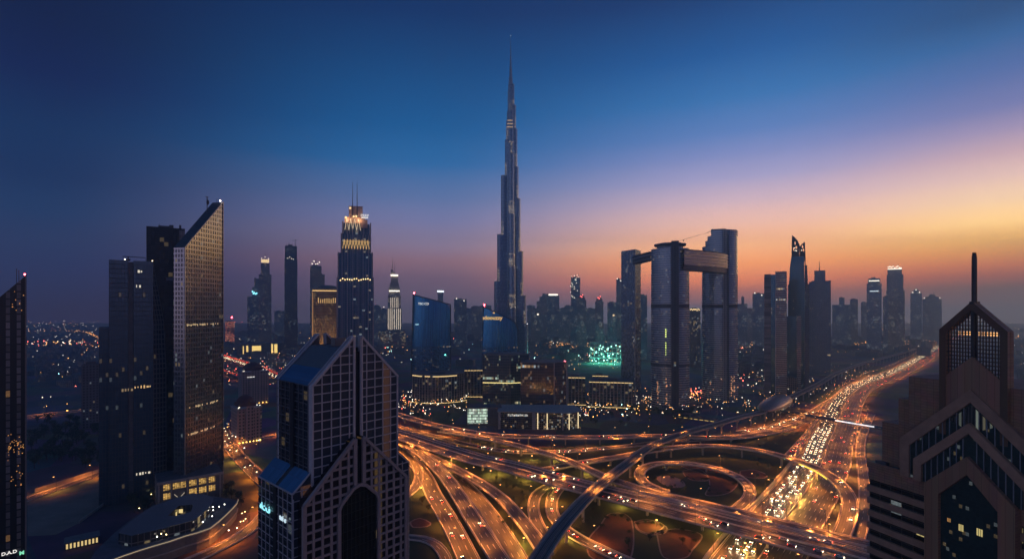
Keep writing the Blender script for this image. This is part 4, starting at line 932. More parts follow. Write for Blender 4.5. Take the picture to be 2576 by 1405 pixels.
def spike(B_,x,z0,z1,r=.5,name='antenna',mat='dark',y=None):
    b=MB(); y=B_.d*.4 if y is None else y; b.tube([(x,y,z0),(x,y,(z0+z1)/2),(x,y,z1)],[r,r*.7,r*.3],6); B_.part(name,b,M[mat])
def lamp_dots(B_,pts,mat,r=.9,name='roof_lights'):
    b=MB()
    for p in pts: b.ball(p,r,r,r,6,4)
    B_.part(name,b,mat)
def band(B_,x0,x1,z0,z1,mat,name='lit_band',y=-.15):
    b=MB(); b.box(x0,x1,y,-.03,z0,z1); B_.part(name,b,mat)
g1=glow('crown_white',(1,.9,.7),2.6); g2=glow('crown_warm',(1,.72,.35),1.5); g3=glow('cyan_glow',(.3,.9,1),3)
# --- big stepped tower with lattice bands
Y=1000; fI=facade(bay=5.6,floor=3.6,fw=.13,fh=.06,glass=(.07,.14,.2),frame=(.3,.27,.26),lit=.03,es=1.3,warm=(1,.8,.5),seed=111,rough=.15,frough=.4,ior=1.7,coolmix=.4,metal=.6)
Z=lambda y: zat(y,Y)
bt=tw('stepped_tower','tall stepped dark tower with golden zigzag bands, lit crown and twin masts','skyscraper' and 850,938,560,Y,fI,dep=.75,tops=[(-1,1,Z(698)),(-.95,.95,Z(636)),(-.78,.84,Z(588)),(-.70,.80,Z(560))],roofparts=False)
W2=bt.w/2
fin=plain('pale_fin',(.42,.34,.31),.55,.1,.3)
for a,z0,z1 in ((-1.03,0,Z(700)),(1.03,0,Z(700)),(-.97,Z(700),Z(638)),(.98,Z(700),Z(636)),(-.8,Z(636),Z(590)),(.87,Z(636),Z(562)),(-.72,Z(588),Z(560))):
    b=MB(); b.box(a*W2-1.2,a*W2+1.2,-1,bt.d*.9,z0,z1+2); bt.part('edge_fin',b,fin)
for k,a in enumerate((-.75,-.45,-.15,.15,.45,.75)):
    b=MB(); b.box(a*W2-.5,a*W2+.5,-.9,-.02,0,Z(560) if abs(a)<.7 else Z(590)); bt.part('front_fin',b,fin)
b=MB(); n=9
for k in range(n):
    x0=-.72*W2+k*1.52*W2/n; x1=x0+1.52*W2/n
    b.bar((x0,-1.4,Z(626)),((x0+x1)/2,-1.4,Z(603)),.9,.6); b.bar(((x0+x1)/2,-1.4,Z(603)),(x1,-1.4,Z(626)),.9,.6)
    b.bar((x0,-1.4,Z(605)),((x0+x1)/2,-1.4,Z(615)),.5,.4); b.bar(((x0+x1)/2,-1.4,Z(615)),(x1,-1.4,Z(605)),.5,.4)
bt.part('zigzag_band',b,glow('gold_zigzag',(1,.6,.2),.8))
lamp_dots(bt,[(-.85*W2+k*1.7*W2/13,-1.6,Z(703)+random.uniform(-2,2)) for k in range(14)],glow('gold_dots',(1,.68,.28),3),1.2,'gold_lamp_row')
b=MB(); b.prism(rect(-.62*W2,.55*W2,4,bt.d*.6),Z(560)+.02,Z(545),0,0); b.prism(rect(-.38*W2,.42*W2,6,bt.d*.55),Z(545)+.02,Z(517),0,0); b.prism(rect(.30*W2,.70*W2,1,bt.d*.5),Z(572),Z(551),0,0); bt.part('crown_block',b,plain('crown_stone',(.55,.36,.27),.6,.1,.3))
b=MB(); n=4
for k in range(n):
    x0=-.6*W2+k*.9*W2/n; x1=x0+.9*W2/n
    b.bar((x0,3.6,Z(578)),((x0+x1)/2,3.6,Z(549)),.8,.6); b.bar(((x0+x1)/2,3.6,Z(549)),(x1,3.6,Z(578)),.8,.6)
bt.part('crown_zigzag',b,glow('cream_zigzag',(1,.8,.5),.8))
lamp_dots(bt,[(-.55*W2,2,Z(547)),(-.1*W2,2,Z(544)),(.05*W2,2,Z(543)),(-.3*W2,4,Z(523))],g2,2.0,'crown_lamps')
spike(bt,-.16*W2,Z(545),Z(457),.9,'mast',y=5); spike(bt,.10*W2,Z(545),Z(457),.9,'mast',y=5)
band(bt,.34*W2,.74*W2,Z(548),Z(545),M['whitesign'],'sign_backing',y=-1.0)
text_mesh('PRRP',7,M['whitesign'],bt.o,(.54*W2,.6,Z(541)),bold=.1)
# crown floodlights
lf=bpy.data.lights.new('crown_flood','POINT'); lf.energy=5000; lf.color=(1,.6,.3); lf.shadow_soft_size=2
for x,z in ((-.45*W2,Z(552)),(.2*W2,Z(553))):
    o=bpy.data.objects.new('crown_flood',lf); COL.objects.link(o); o.parent=bt.o; o.location=(x,-3,z)
# --- golden hotel tower
Y=1150; Z=lambda y: zat(y,Y)
fGo=facade(bay=2.4,floor=3.4,fw=.3,fh=.3,glass=(.05,.035,.02),frame=(.42,.27,.14),lit=.25,es=.55,warm=(1,.62,.22),seed=121,rough=.25,ior=1.5,coolmix=.02,frough=.5)
go=tw('golden_tower','golden floodlit tower with a glowing cornice and low domed roof','skyscraper' and 786,862,735,Y,fGo,dep=.7,roofparts=False)
b=MB(); b.box(-go.w/2-1.5,go.w/2+1.5,-1.5,go.d+1.5,go.h,go.h+2); b.box(-go.w/2-.5,go.w/2+.5,-.5,go.d+.5,go.h+2.02,go.h+8); go.part('cornice',b,plain('gold_cornice',(.5,.36,.2),.5,.1,.3))
b=MB(); b.ball((0,go.d/2,go.h+8),go.w*.4,go.d*.4,9,20,5,half=True); go.part('dome',b,M['concd'])
band(go,-go.w/2,go.w/2,go.h+2.6,go.h+4.6,M['gold'],'glowing_cornice',y=-.9)
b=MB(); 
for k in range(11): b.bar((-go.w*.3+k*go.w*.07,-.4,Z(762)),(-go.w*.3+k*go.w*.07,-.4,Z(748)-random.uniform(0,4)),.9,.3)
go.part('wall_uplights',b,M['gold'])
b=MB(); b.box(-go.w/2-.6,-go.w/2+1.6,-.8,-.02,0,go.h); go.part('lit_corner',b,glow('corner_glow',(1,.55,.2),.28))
lg=bpy.data.lights.new('gold_flood','SPOT'); lg.energy=260000; lg.color=(1,.58,.22); lg.spot_size=R(70); lg.shadow_soft_size=2
o=bpy.data.objects.new('gold_flood',lg); COL.objects.link(o); o.parent=go.o; o.location=(0,-40,20); o.rotation_euler=(R(90+55),0,0)
# --- lit white tower
Y=1900; Z=lambda y: zat(y,Y)
fW=facade(bay=4.2,floor=3.6,fw=.34,fh=.35,glass=(.06,.05,.05),frame=(.4,.34,.32),lit=.35,es=1.1,warm=(1,.82,.6),seed=131,rough=.3,ior=1.5,coolmix=.1,vclus=.3)
wt=tw('white_lit_tower','slender pale tower with bright vertical light lines and slanted lantern top','skyscraper' and 973,1011,720,Y,fW,dep=.8,tops=[(-1,1,Z(775)),(-.86,.86,Z(742)),(-.75,.75,Z(722))],roofparts=False)
W2=wt.w/2
b=MB(); b.prism(rect(-.62*W2,.62*W2,4,wt.d-4),Z(722)+.02,Z(712),0,0); b.prism(rect(-.45*W2,.5*W2,6,wt.d-6),Z(712)+.02,[Z(676),Z(696),Z(696),Z(676)],0,0); wt.part('lantern_top',b,plain('pale_crown',(.4,.33,.31),.6,.1,.3))
for a in (-.8,-.55,-.3,.0,.3,.55,.8):
    b=MB(); b.box(a*W2-1.0,a*W2+1.0,-.4,-.03,Z(828),Z(776)); b.box(a*W2*.86-.8,a*W2*.86+.8,2.0,2.4,Z(774),Z(748)) if abs(a)<.7 else None; wt.part('light_line',b,glow('light_line',(1,.83,.62),1.1) if 'light_line' not in bpy.data.materials else bpy.data.materials['light_line'])
band(wt,-.5*W2,.5*W2,Z(694),Z(690),g1,'lantern_glow',y=4); band(wt,-.7*W2,.7*W2,Z(733),Z(730),g1,'lantern_glow',y=1.0)
spike(wt,-.25*W2,Z(690),Z(648),1.2); spike(wt,.05*W2,Z(690),Z(655),.8)
pw=tw('tower_podium','broad lit podium at the foot of the pale lit tower','podium' and 950,1020,832,1880,facade(bay=5,floor=4,fw=.3,fh=.3,glass=(.05,.045,.05),frame=(.22,.2,.2),lit=.3,es=1.0,seed=133,rough=.3),dep=.8,cat='podium')
# --- far left skyline
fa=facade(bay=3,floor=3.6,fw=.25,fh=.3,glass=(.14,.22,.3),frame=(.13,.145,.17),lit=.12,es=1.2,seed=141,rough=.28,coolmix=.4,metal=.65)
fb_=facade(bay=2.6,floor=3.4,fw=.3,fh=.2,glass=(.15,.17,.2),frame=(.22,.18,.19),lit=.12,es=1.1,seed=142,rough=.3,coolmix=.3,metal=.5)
t=tw('glass_tower','stepped dark tower with a cyan logo, leftmost of the distant hazy cluster','x' and 622,657,745,2100,fa,tops=[(-1,1,zat(745,2100)),(-.3,1,zat(722,2100)),(.0,1,zat(700,2100))]); lamp_dots(t,[(0,-3,t.z(736)),(5,-3,t.z(739)),(-6,-3,t.z(733)),(-3,-3,t.z(738)),(9,-3,t.z(737))],g3,3.0,'cyan_logo')
t=tw('crowned_tower','slender brownish tower with a glowing square crown beside the cyan logo tower','x' and 651,683,672,2000,fb_,tops=[(-1,1,zat(690,2000)),(-.7,.7,zat(662,2000))]); b=MB(); b.box(-14,14,6,8.5,t.z(660),t.z(652)); t.part('glowing_crown',b,g2); lamp_dots(t,[(-12,0,t.z(650)),(0,0,t.z(646)),(12,0,t.z(650))],g1,1.6,'crown_lamps'); spike(t,2,t.z(660),t.z(632),1)
t=tw('unfinished_tower','lone rounded tower under construction with jagged top and cranes','x' and 715,749,618,1700,facade(bay=2.4,floor=3.5,fw=.35,fh=.12,glass=(.02,.03,.045),frame=(.07,.075,.09),lit=.045,es=1.3,seed=143,rough=.3,coolmix=.6),tops=[(-1,1,zat(800,1700)),(-.96,.96,zat(650,1700)),(-.9,.9,zat(618,1700))])
for x,h_ in ((-14,8),(-6,12),(4,9),(12,13)): spike(t,x,t.z(618),t.z(618)+h_,.8,'column_stub',y=4)
b=MB(); b.bar((14,8,t.z(618)),(14,8,t.z(600)),1,1); b.bar((2,8,t.z(604)),(24,8,t.z(601)),.8,.8); t.part('tower_crane',b,M['dark']); lamp_dots(t,[(-10+6*k,-1,t.z(625+random.uniform(0,30))) for k in range(4)],g1,1.2,'work_lights')
t=tw('crowned_tower','slim grey tower with sparkling crown behind the golden tower','x' and 780,809,668,1800,fb_,tops=[(-1,1,zat(668,1800))]); lamp_dots(t,[(-12+6*k,0,t.z(664-random.uniform(0,9))) for k in range(5)],g1,2.0,'crown_lamps'); spike(t,0,t.z(668),t.z(648),1.2)
t=tw('glass_tower','lower side wing of the slim crowned tower behind the golden tower','x' and 800,817,690,1850,fb_)
t=tw('office_block','squat hazy block between the brown and the unfinished tower','x' and 690,716,782,2600,fa,cat='block')
t=tw('lit_block','low block with red lit floors beside the blade topped tower','x' and 566,590,808,2200,facade(bay=4,floor=4,fw=.2,fh=.35,glass=(.06,.03,.03),frame=(.14,.1,.1),lit=.9,es=1.3,warm=(1,.25,.14),cool=(1,.5,.3),seed=145),cat='block'); lamp_dots(t,[(8,0,t.z(798))],M['red'],3.2,'beacon')
t=tw('glass_tower','pair of grey hazy slabs just left of the pale lit tower','x' and 940,958,768,2300,fa); t=tw('glass_tower','short hazy slab with roof light left of the pale lit tower','x' and 957,974,776,2500,fa); lamp_dots(t,[(0,0,t.z(772))],g1,2.5)
# --- blue curved pair
fBl=facade(bay=1.9,floor=42,fw=.16,fh=.0,glass=(.05,.3,.55),frame=(.1,.34,.55),lit=0,seed=151,rough=.2,frough=.25,ior=1.9,frmetal=.8,metal=.85)
fBl2=facade(bay=3.8,floor=3.6,fw=.2,fh=.25,glass=(.045,.2,.36),frame=(.08,.24,.4),lit=.06,es=.5,warm=(1,.65,.35),seed=152,rough=.2,frough=.25,ior=1.9,rows=.03,coolmix=.3,metal=.8,frmetal=.7)
def blue(name,label,x0,x1,yl,yr,Y,curve):
    l,rz,w=facing(x0,x1,Y); B_=Bld(name,label,'skyscraper',l,rz); n=18; zs=[]; fr_=[]
    for k in range(n+1):
        t=k/n; x=-w/2+w*t; fr_.append((x,-9*math.sin(math.pi*t)**.8+0)); y_=yl+(yr-yl)*(t**1.0 if not curve else .9*t+.1*t*t); zs.append(zat(y_,Y))
    if curve: zs[-1]-=14; zs[-2]-=5; zs[-3]-=2
    back=[(w/2-1,16),(-w/2+1,16)]
    lean=lambda z,z1: 1.0
    zsplit=zat(870,Y)
    b=MB(); ring=fr_+back
    def sec(zf): return [(x*( .965 if False else 1),y,z) for (x,y),z in zip(ring,zf)]
    top=zs+[zs[-1],zs[0]]
    lo=[0]*len(ring); mid=[zsplit]*len(ring)
    def lx(p,f): x,y,z=p; return (x+(f*w if x<-w*.3 else 0)*(1-((x+w/2)/(w*.2)) if x<-w*.3 else 0),y,z)
    b.loft([sec(lo),sec(mid)],1,None); s2=sec(top)
    b.loft([sec(mid),[(x+ (w*.045*(1-(x+w/2)/w)),y,z) for x,y,z in s2]],0,2)
    B_.part('curved_glass',b,[fBl,fBl2,M['roofd']])
    b=MB(); tp=[(x+w*.045*(1-(x+w/2)/w),y,z) for (x,y),z in zip(fr_,zs)]
    for p0,p1 in zip(tp,tp[1:]): b.bar(p0,p1,1.6,2.2)
    b.bar((fr_[0][0],0,0),(tp[0][0],0,zs[0]),1.8,1.8); b.bar((fr_[-1][0],0,0),(tp[-1][0],0,zs[-1]),1.8,1.8); B_.part('dark_frame',b,M['trimd'])
    b=MB(); b.ball((tp[0][0]+2,1,zs[0]+4),1.5,1.5,1.5,8,5); b.tube([(tp[0][0]+2,1,zs[0]-1),(tp[0][0]+2,1,zs[0]+3)],.4,6); B_.part('beacon',b,M['red'])
    B_.w=w; B_.z=lambda y: zat(y,Y); return B_
bp1=blue('blue_glass_tower','dark blue curved glass tower with a slanting roofline and small white sign','x' and 1035,1134,741,766,1110,False)
text_mesh('TSC·CDB',6.6,M['whitesign'],bp1.o,(-.17*bp1.w,-8.6,bp1.z(764)),bold=.12); text_mesh('me4',4.0,glow('pale_cyan_sign',(.6,.95,1),1.4),bp1.o,(-.36*bp1.w,-7.0,bp1.z(815)),bold=.06)
b=MB(); b.ball((.36*bp1.w,-6,bp1.z(892)),1.6,1.0,1.6,8,5); bp1.part('green_lamp',b,glow('green_lamp',(.2,1,.75),4))
bp2=blue('blue_glass_tower','dark blue curved glass tower with amber lettering below its curved peak','x' and 1212,1303,771,812,1090,True)
text_mesh('ıdoouzzy',11.5,M['yellowsign'],bp2.o,(-.2*bp2.w,-9.0,bp2.z(799)),bold=.22); b=MB(); b.box(-.19*bp2.w,-.14*bp2.w,-8.9,-8.6,bp2.z(788),bp2.z(785)); bp2.part('letter_dot',b,M['yellowsign'])
t=tw('glass_tower','thin far tower with a bright cap behind the slanting blue glass tower','x' and 1101,1115,735,2600,fa); band(t,-t.w*.6,t.w*.6,t.h+1,t.h+9,glow('white_cap',(.85,.97,1),3),'bright_cap')
# --- hazy towers between supertall and linked towers, and around
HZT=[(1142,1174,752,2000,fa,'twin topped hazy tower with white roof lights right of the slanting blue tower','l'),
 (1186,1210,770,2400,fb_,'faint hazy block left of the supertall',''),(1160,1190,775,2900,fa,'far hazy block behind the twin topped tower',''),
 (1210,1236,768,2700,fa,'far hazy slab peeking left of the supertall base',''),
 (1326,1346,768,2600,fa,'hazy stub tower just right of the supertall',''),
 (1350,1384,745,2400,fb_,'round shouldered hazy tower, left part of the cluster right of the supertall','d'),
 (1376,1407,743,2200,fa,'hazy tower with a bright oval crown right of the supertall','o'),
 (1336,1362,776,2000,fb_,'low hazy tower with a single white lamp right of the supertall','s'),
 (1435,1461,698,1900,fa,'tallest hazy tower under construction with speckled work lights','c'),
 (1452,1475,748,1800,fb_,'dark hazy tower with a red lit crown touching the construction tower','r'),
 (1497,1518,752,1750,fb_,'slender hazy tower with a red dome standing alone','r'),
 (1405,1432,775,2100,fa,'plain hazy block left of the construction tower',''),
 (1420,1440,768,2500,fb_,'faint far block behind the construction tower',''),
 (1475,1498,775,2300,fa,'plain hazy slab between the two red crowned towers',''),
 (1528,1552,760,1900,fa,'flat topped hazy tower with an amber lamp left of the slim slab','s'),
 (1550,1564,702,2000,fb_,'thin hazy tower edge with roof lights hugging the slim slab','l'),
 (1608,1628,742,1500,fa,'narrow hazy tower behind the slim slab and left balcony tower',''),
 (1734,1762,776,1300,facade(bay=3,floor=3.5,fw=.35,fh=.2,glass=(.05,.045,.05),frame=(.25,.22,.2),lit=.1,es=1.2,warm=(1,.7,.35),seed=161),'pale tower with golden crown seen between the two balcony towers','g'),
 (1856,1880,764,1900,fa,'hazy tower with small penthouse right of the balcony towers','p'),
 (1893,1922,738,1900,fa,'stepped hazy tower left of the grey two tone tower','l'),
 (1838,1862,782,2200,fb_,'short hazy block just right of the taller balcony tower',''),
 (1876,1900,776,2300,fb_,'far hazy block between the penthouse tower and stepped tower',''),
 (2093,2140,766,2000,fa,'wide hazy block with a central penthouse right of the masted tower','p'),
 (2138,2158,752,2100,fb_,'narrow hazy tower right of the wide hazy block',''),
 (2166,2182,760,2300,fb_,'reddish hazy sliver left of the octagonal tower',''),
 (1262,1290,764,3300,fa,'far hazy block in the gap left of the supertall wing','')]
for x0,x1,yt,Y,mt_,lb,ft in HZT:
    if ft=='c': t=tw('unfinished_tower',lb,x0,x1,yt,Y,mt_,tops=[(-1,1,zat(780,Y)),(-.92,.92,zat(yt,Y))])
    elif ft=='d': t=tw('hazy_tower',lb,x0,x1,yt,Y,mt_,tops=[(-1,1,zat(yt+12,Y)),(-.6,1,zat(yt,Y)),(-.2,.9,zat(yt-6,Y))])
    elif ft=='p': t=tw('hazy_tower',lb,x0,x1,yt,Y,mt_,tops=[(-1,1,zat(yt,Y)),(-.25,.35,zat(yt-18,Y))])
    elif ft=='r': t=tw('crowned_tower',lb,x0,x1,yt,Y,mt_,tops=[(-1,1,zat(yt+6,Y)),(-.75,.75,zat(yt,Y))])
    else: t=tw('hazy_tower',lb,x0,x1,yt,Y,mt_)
    if ft=='l': lamp_dots(t,[(-t.w*.3,0,t.h+2),(t.w*.3,0,t.h-6)],g1,2.2)
    if ft=='o': b=MB(); b.prism(ell(t.w*.38,t.d*.38,24,t.d/2),t.h,t.h+7,0,0); t.part('oval_crown',b,g1)
    if ft=='s': lamp_dots(t,[(t.w*.15,-1.5,t.h-48 if Y==1900 else t.h-22)],g2 if Y==1900 else g1,3.4,'wall_lamp')
    if ft=='c':
        lamp_dots(t,[(random.uniform(-.5,.2)*t.w,-1.5,t.h-random.uniform(2,75)) for k in range(16)]+[(random.uniform(-.4,.4)*t.w,2,t.h+random.uniform(2,12)) for k in range(5)],g1,1.3,'work_lights')
        for x in (-.4,0,.3): spike(t,x*t.w,t.h,t.h+18,1.0,'crane_mast')
    if ft=='r': b=MB(); b.ball((0,t.d/2,t.h),t.w*.3,t.w*.3,t.w*.34,12,5,half=True); t.part('dome',b,M['trimd']); lamp_dots(t,[(-4,-1,t.h+5),(3,-1,t.h+9),(0,-1,t.h+2)],glow('red_crown',(1,.16,.14),5) if 'red_crown' not in bpy.data.materials else bpy.data.materials['red_crown'],1.8,'red_lights'); spike(t,0,t.h+6,t.h+22,.8)
    if ft=='g': lamp_dots(t,[(-t.w*.4+k*t.w*.1,-.8,t.h-random.uniform(0,5)) for k in range(9)],g2,1.6,'crown_lamps')
# --- right cluster
Y=860; Z=lambda y: zat(y,Y)
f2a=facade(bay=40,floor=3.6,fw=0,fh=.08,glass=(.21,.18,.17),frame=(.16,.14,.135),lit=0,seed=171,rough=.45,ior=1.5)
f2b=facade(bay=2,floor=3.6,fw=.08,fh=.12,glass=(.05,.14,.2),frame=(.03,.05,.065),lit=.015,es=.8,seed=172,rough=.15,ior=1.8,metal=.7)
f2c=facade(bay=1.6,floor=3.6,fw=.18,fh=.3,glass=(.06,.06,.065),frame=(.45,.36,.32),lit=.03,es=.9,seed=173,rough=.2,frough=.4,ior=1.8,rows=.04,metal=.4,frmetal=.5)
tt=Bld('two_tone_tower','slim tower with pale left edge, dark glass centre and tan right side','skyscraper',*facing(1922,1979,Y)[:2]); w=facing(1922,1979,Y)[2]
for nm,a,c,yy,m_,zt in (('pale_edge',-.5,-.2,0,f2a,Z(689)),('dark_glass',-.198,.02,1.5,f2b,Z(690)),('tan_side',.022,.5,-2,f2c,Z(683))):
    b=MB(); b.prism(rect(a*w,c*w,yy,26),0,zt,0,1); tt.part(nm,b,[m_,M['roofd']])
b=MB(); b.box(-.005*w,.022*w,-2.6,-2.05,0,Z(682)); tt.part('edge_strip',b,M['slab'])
Y=956; Z=lambda y: zat(y,Y)
fP=facade(bay=2,floor=3.6,fw=.12,fh=.08,glass=(.05,.12,.16),frame=(.02,.04,.05),lit=.008,es=.9,seed=181,rough=.16,ior=1.7,metal=.7)
fP2=facade(bay=2.2,floor=3.6,fw=.4,fh=.25,glass=(.04,.045,.055),frame=(.15,.14,.14),lit=.04,es=.9,seed=182,rough=.3)
pt=Bld('crescent_top_tower','dark tapering tower with two pierced curved horns at the top','skyscraper',*facing(1982,2036,Y)[:2]); w=facing(1982,2036,Y)[2]
b=MB(); b.loft([[(a*w,y,z) for a,y in ((-.5,0),(.28,-2),(.28,24),(-.5,24))] for z in (0,Z(715))]+[[(a*w,y,Z(715)) for a,y in ((-.46,1),(.28,-1),(.28,23),(-.46,23))]]+[[(a*w,y,Z(666)) for a,y in ((-.40,1),(.26,-1),(.26,23),(-.40,23))],[(a*w,y,Z(645)) for a,y in ((-.34,2),(.25,0),(.25,22),(-.34,22))]],0,1); pt.part('shaft',b,[fP,M['roofd']])
b=MB(); b.loft([[(a*w,y,z) for a,y in ((.285,0),(c,2),(c,22),(.285,22))] for c,z in ((.5,0),(.5,Z(715)),(.43,Z(714)),(.40,Z(668)),(.33,Z(667)),(.30,Z(650)))],0,1); pt.part('side_wing',b,[fP2,M['roofd']])
def horn(pts,y0,y1,holes,name):
    bm=bmesh.new(); 
    def loop(ps): 
        vs=[bm.verts.new((x,y0,z)) for x,z in ps]; return [bm.edges.new((vs[i],vs[(i+1)%len(vs)])) for i in range(len(vs))]
    es=loop(pts)
    for hl in holes: es+=loop(hl)
    r_=bmesh.ops.triangle_fill(bm,edges=es,use_beauty=True); fs=[f for f in bm.faces]
    e_=bmesh.ops.extrude_face_region(bm,geom=fs); bmesh.ops.translate(bm,verts=[v for v in e_['geom'] if isinstance(v,bmesh.types.BMVert)],vec=(0,y1-y0,0)); bmesh.ops.recalc_face_normals(bm,faces=bm.faces)
    me=bpy.data.meshes.new(name); bm.to_mesh(me); bm.free(); me.materials.append(M['dark']); me.uv_layers.new(name='UVMap'); o=bpy.data.objects.new(name,me); COL.objects.link(o); o.parent=pt.o
HX=lambda x:(x-2009)/K*Y*.87
def P2(l): return [(HX((2050+x/2.651)*q),Z((620+y/2.651)*q)) for x,y in l]
eld=lambda cx,cz,rx,rz,n=8:[(cx+rx*math.cos(2*math.pi*k/n),cz+rz*math.sin(2*math.pi*k/n)) for k in range(n)]
h1=P2([(334,262),(338,66),(362,84),(384,112),(396,145),(390,262)]); c_=P2([(362,125),(370,165),(352,165),(372,185)])
horn(h1,3,5,[eld(c_[0][0],c_[0][1],1.0,3.5),eld(c_[1][0],c_[1][1]+2,1.5,3),eld(c_[2][0]-.3,c_[2][1]-1,.9,3)],'horn')
h2=P2([(392,262),(396,150),(412,132),(434,118),(440,262)]); c_=P2([(416,152),(424,178)])
horn(h2,6,8,[eld(c_[0][0],c_[0][1],1.2,3.2),eld(c_[1][0]-.2,c_[1][1],1.1,3)],'horn')
lamp_dots(pt,[(HX((2050+x/2.651)*q),2.5,Z((620+y/2.651)*q)) for x,y in ((362,180),(372,182),(356,160),(410,180))],g1,.8)
b=MB(); b.prism(rect(-.55*w,-.1*w,-6,-.05),0,Z(795),0,1); b.prism(rect(-.08*w,.12*w,-5,-.05),0,Z(793),2,1); pt.part('front_annex',b,[fP,M['roofd'],f2c])
pa=tw('brick_block','low reddish block at the foot of the crescent topped tower','x' and 1978,2006,950,900,facade(bay=3,floor=4,fw=.3,fh=.3,glass=(.04,.035,.035),frame=(.22,.14,.12),lit=.03,seed=185),cat='block')
Y=1157; Z=lambda y: zat(y,Y)
fM=facade(bay=3.4,floor=3.6,fw=.34,fh=.1,glass=(.14,.18,.22),frame=(.17,.165,.18),lit=.02,es=.9,seed=191,rough=.3,rows=.02,metal=.6)
mtw=tw('masted_tower','grey ribbed tower with a narrower square top and single mast','x' and 2035,2090,706,Y,fM,dep=.9,tops=[(-.8,.95,Z(706)),(-.52,.5,Z(680))],roofparts=False); b=MB(); b.prism(rect(-.5*mtw.w,-.403*mtw.w,4,mtw.d),0,Z(708),0,1); b.prism(rect(.478*mtw.w,.5*mtw.w,4,mtw.d),0,Z(705),0,1); mtw.part('corner_wing',b,[fM,M['roofd']]); spike(mtw,-.02*mtw.w,Z(680),Z(655),1.0,'mast')
Y=1731; Z=lambda y: zat(y,Y)
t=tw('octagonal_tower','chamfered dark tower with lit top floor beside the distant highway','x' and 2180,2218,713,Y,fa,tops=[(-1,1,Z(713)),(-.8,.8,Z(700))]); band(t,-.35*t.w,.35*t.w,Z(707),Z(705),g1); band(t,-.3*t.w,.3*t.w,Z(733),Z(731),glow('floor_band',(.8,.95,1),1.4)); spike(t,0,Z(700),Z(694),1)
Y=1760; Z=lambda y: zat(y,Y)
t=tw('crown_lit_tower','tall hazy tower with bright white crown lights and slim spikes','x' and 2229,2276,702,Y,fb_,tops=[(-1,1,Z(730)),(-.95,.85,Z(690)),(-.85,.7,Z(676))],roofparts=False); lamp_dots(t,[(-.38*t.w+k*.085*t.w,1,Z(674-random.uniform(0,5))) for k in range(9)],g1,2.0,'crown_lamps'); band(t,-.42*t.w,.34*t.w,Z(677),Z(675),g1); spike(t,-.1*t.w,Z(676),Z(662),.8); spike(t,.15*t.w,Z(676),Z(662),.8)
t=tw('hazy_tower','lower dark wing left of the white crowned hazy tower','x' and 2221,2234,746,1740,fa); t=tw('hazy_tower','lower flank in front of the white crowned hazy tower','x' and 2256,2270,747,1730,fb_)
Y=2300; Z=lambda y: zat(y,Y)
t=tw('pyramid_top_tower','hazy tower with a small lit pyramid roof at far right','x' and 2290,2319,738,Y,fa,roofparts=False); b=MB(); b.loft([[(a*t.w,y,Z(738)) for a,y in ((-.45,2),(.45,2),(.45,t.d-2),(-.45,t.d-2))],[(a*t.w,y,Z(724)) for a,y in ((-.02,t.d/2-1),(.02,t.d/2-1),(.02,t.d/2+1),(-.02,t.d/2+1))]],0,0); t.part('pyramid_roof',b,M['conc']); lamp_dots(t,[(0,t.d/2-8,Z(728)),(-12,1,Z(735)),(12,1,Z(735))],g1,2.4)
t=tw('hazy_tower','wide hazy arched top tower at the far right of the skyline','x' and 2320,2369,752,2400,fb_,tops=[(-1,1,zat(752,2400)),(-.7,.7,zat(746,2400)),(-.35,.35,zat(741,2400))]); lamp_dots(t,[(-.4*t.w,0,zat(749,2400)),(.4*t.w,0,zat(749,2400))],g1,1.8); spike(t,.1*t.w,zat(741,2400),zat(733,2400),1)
# --- midground office park ------------------------------------------------
def off(label,x0,x1,yt,Y,mat,name='office_block',dep=.7,yaw=0,cornice=None,cat='office block'):
    t=tw(name,label,x0,x1,yt,Y,mat,dep=dep,yaw=yaw,cat=cat,roof='roof')
    if cornice: b=MB(); b.box(-t.w/2-.6,t.w/2+.6,-.8,-.05,t.h-.2,t.h+1.0); t.part('cornice',b,M['concd']); band(t,-t.w/2,t.w/2,t.h-1.3,t.h-.5,cornice,'cornice_lights',y=-.6)
    return t
fE=facade(bay=2.6,floor=3.9,fw=.12,fh=.22,glass=(.06,.1,.13),frame=(.07,.075,.08),lit=.06,es=.8,warm=(1,.85,.5),cool=(.75,1,.8),seed=201,rough=.15,ior=1.7,rows=.09,coolmix=.4,metal=.5)
fE2=facade(bay=2.6,floor=4.0,fw=.06,fh=.12,glass=(.1,.075,.085),frame=(.07,.06,.065),lit=.07,es=.75,warm=(1,.6,.3),seed=202,rough=.12,ior=1.8,rows=.04,coolmix=.2,metal=.5)
fE3=facade(bay=5.2,floor=3.9,fw=.2,fh=.12,glass=(.015,.025,.032),frame=(.2,.19,.18),lit=.06,es=1.0,warm=(1,.75,.4),seed=203,rough=.2,coolmix=.3)
gl_=glow('garland',(1,.66,.25),2.2)
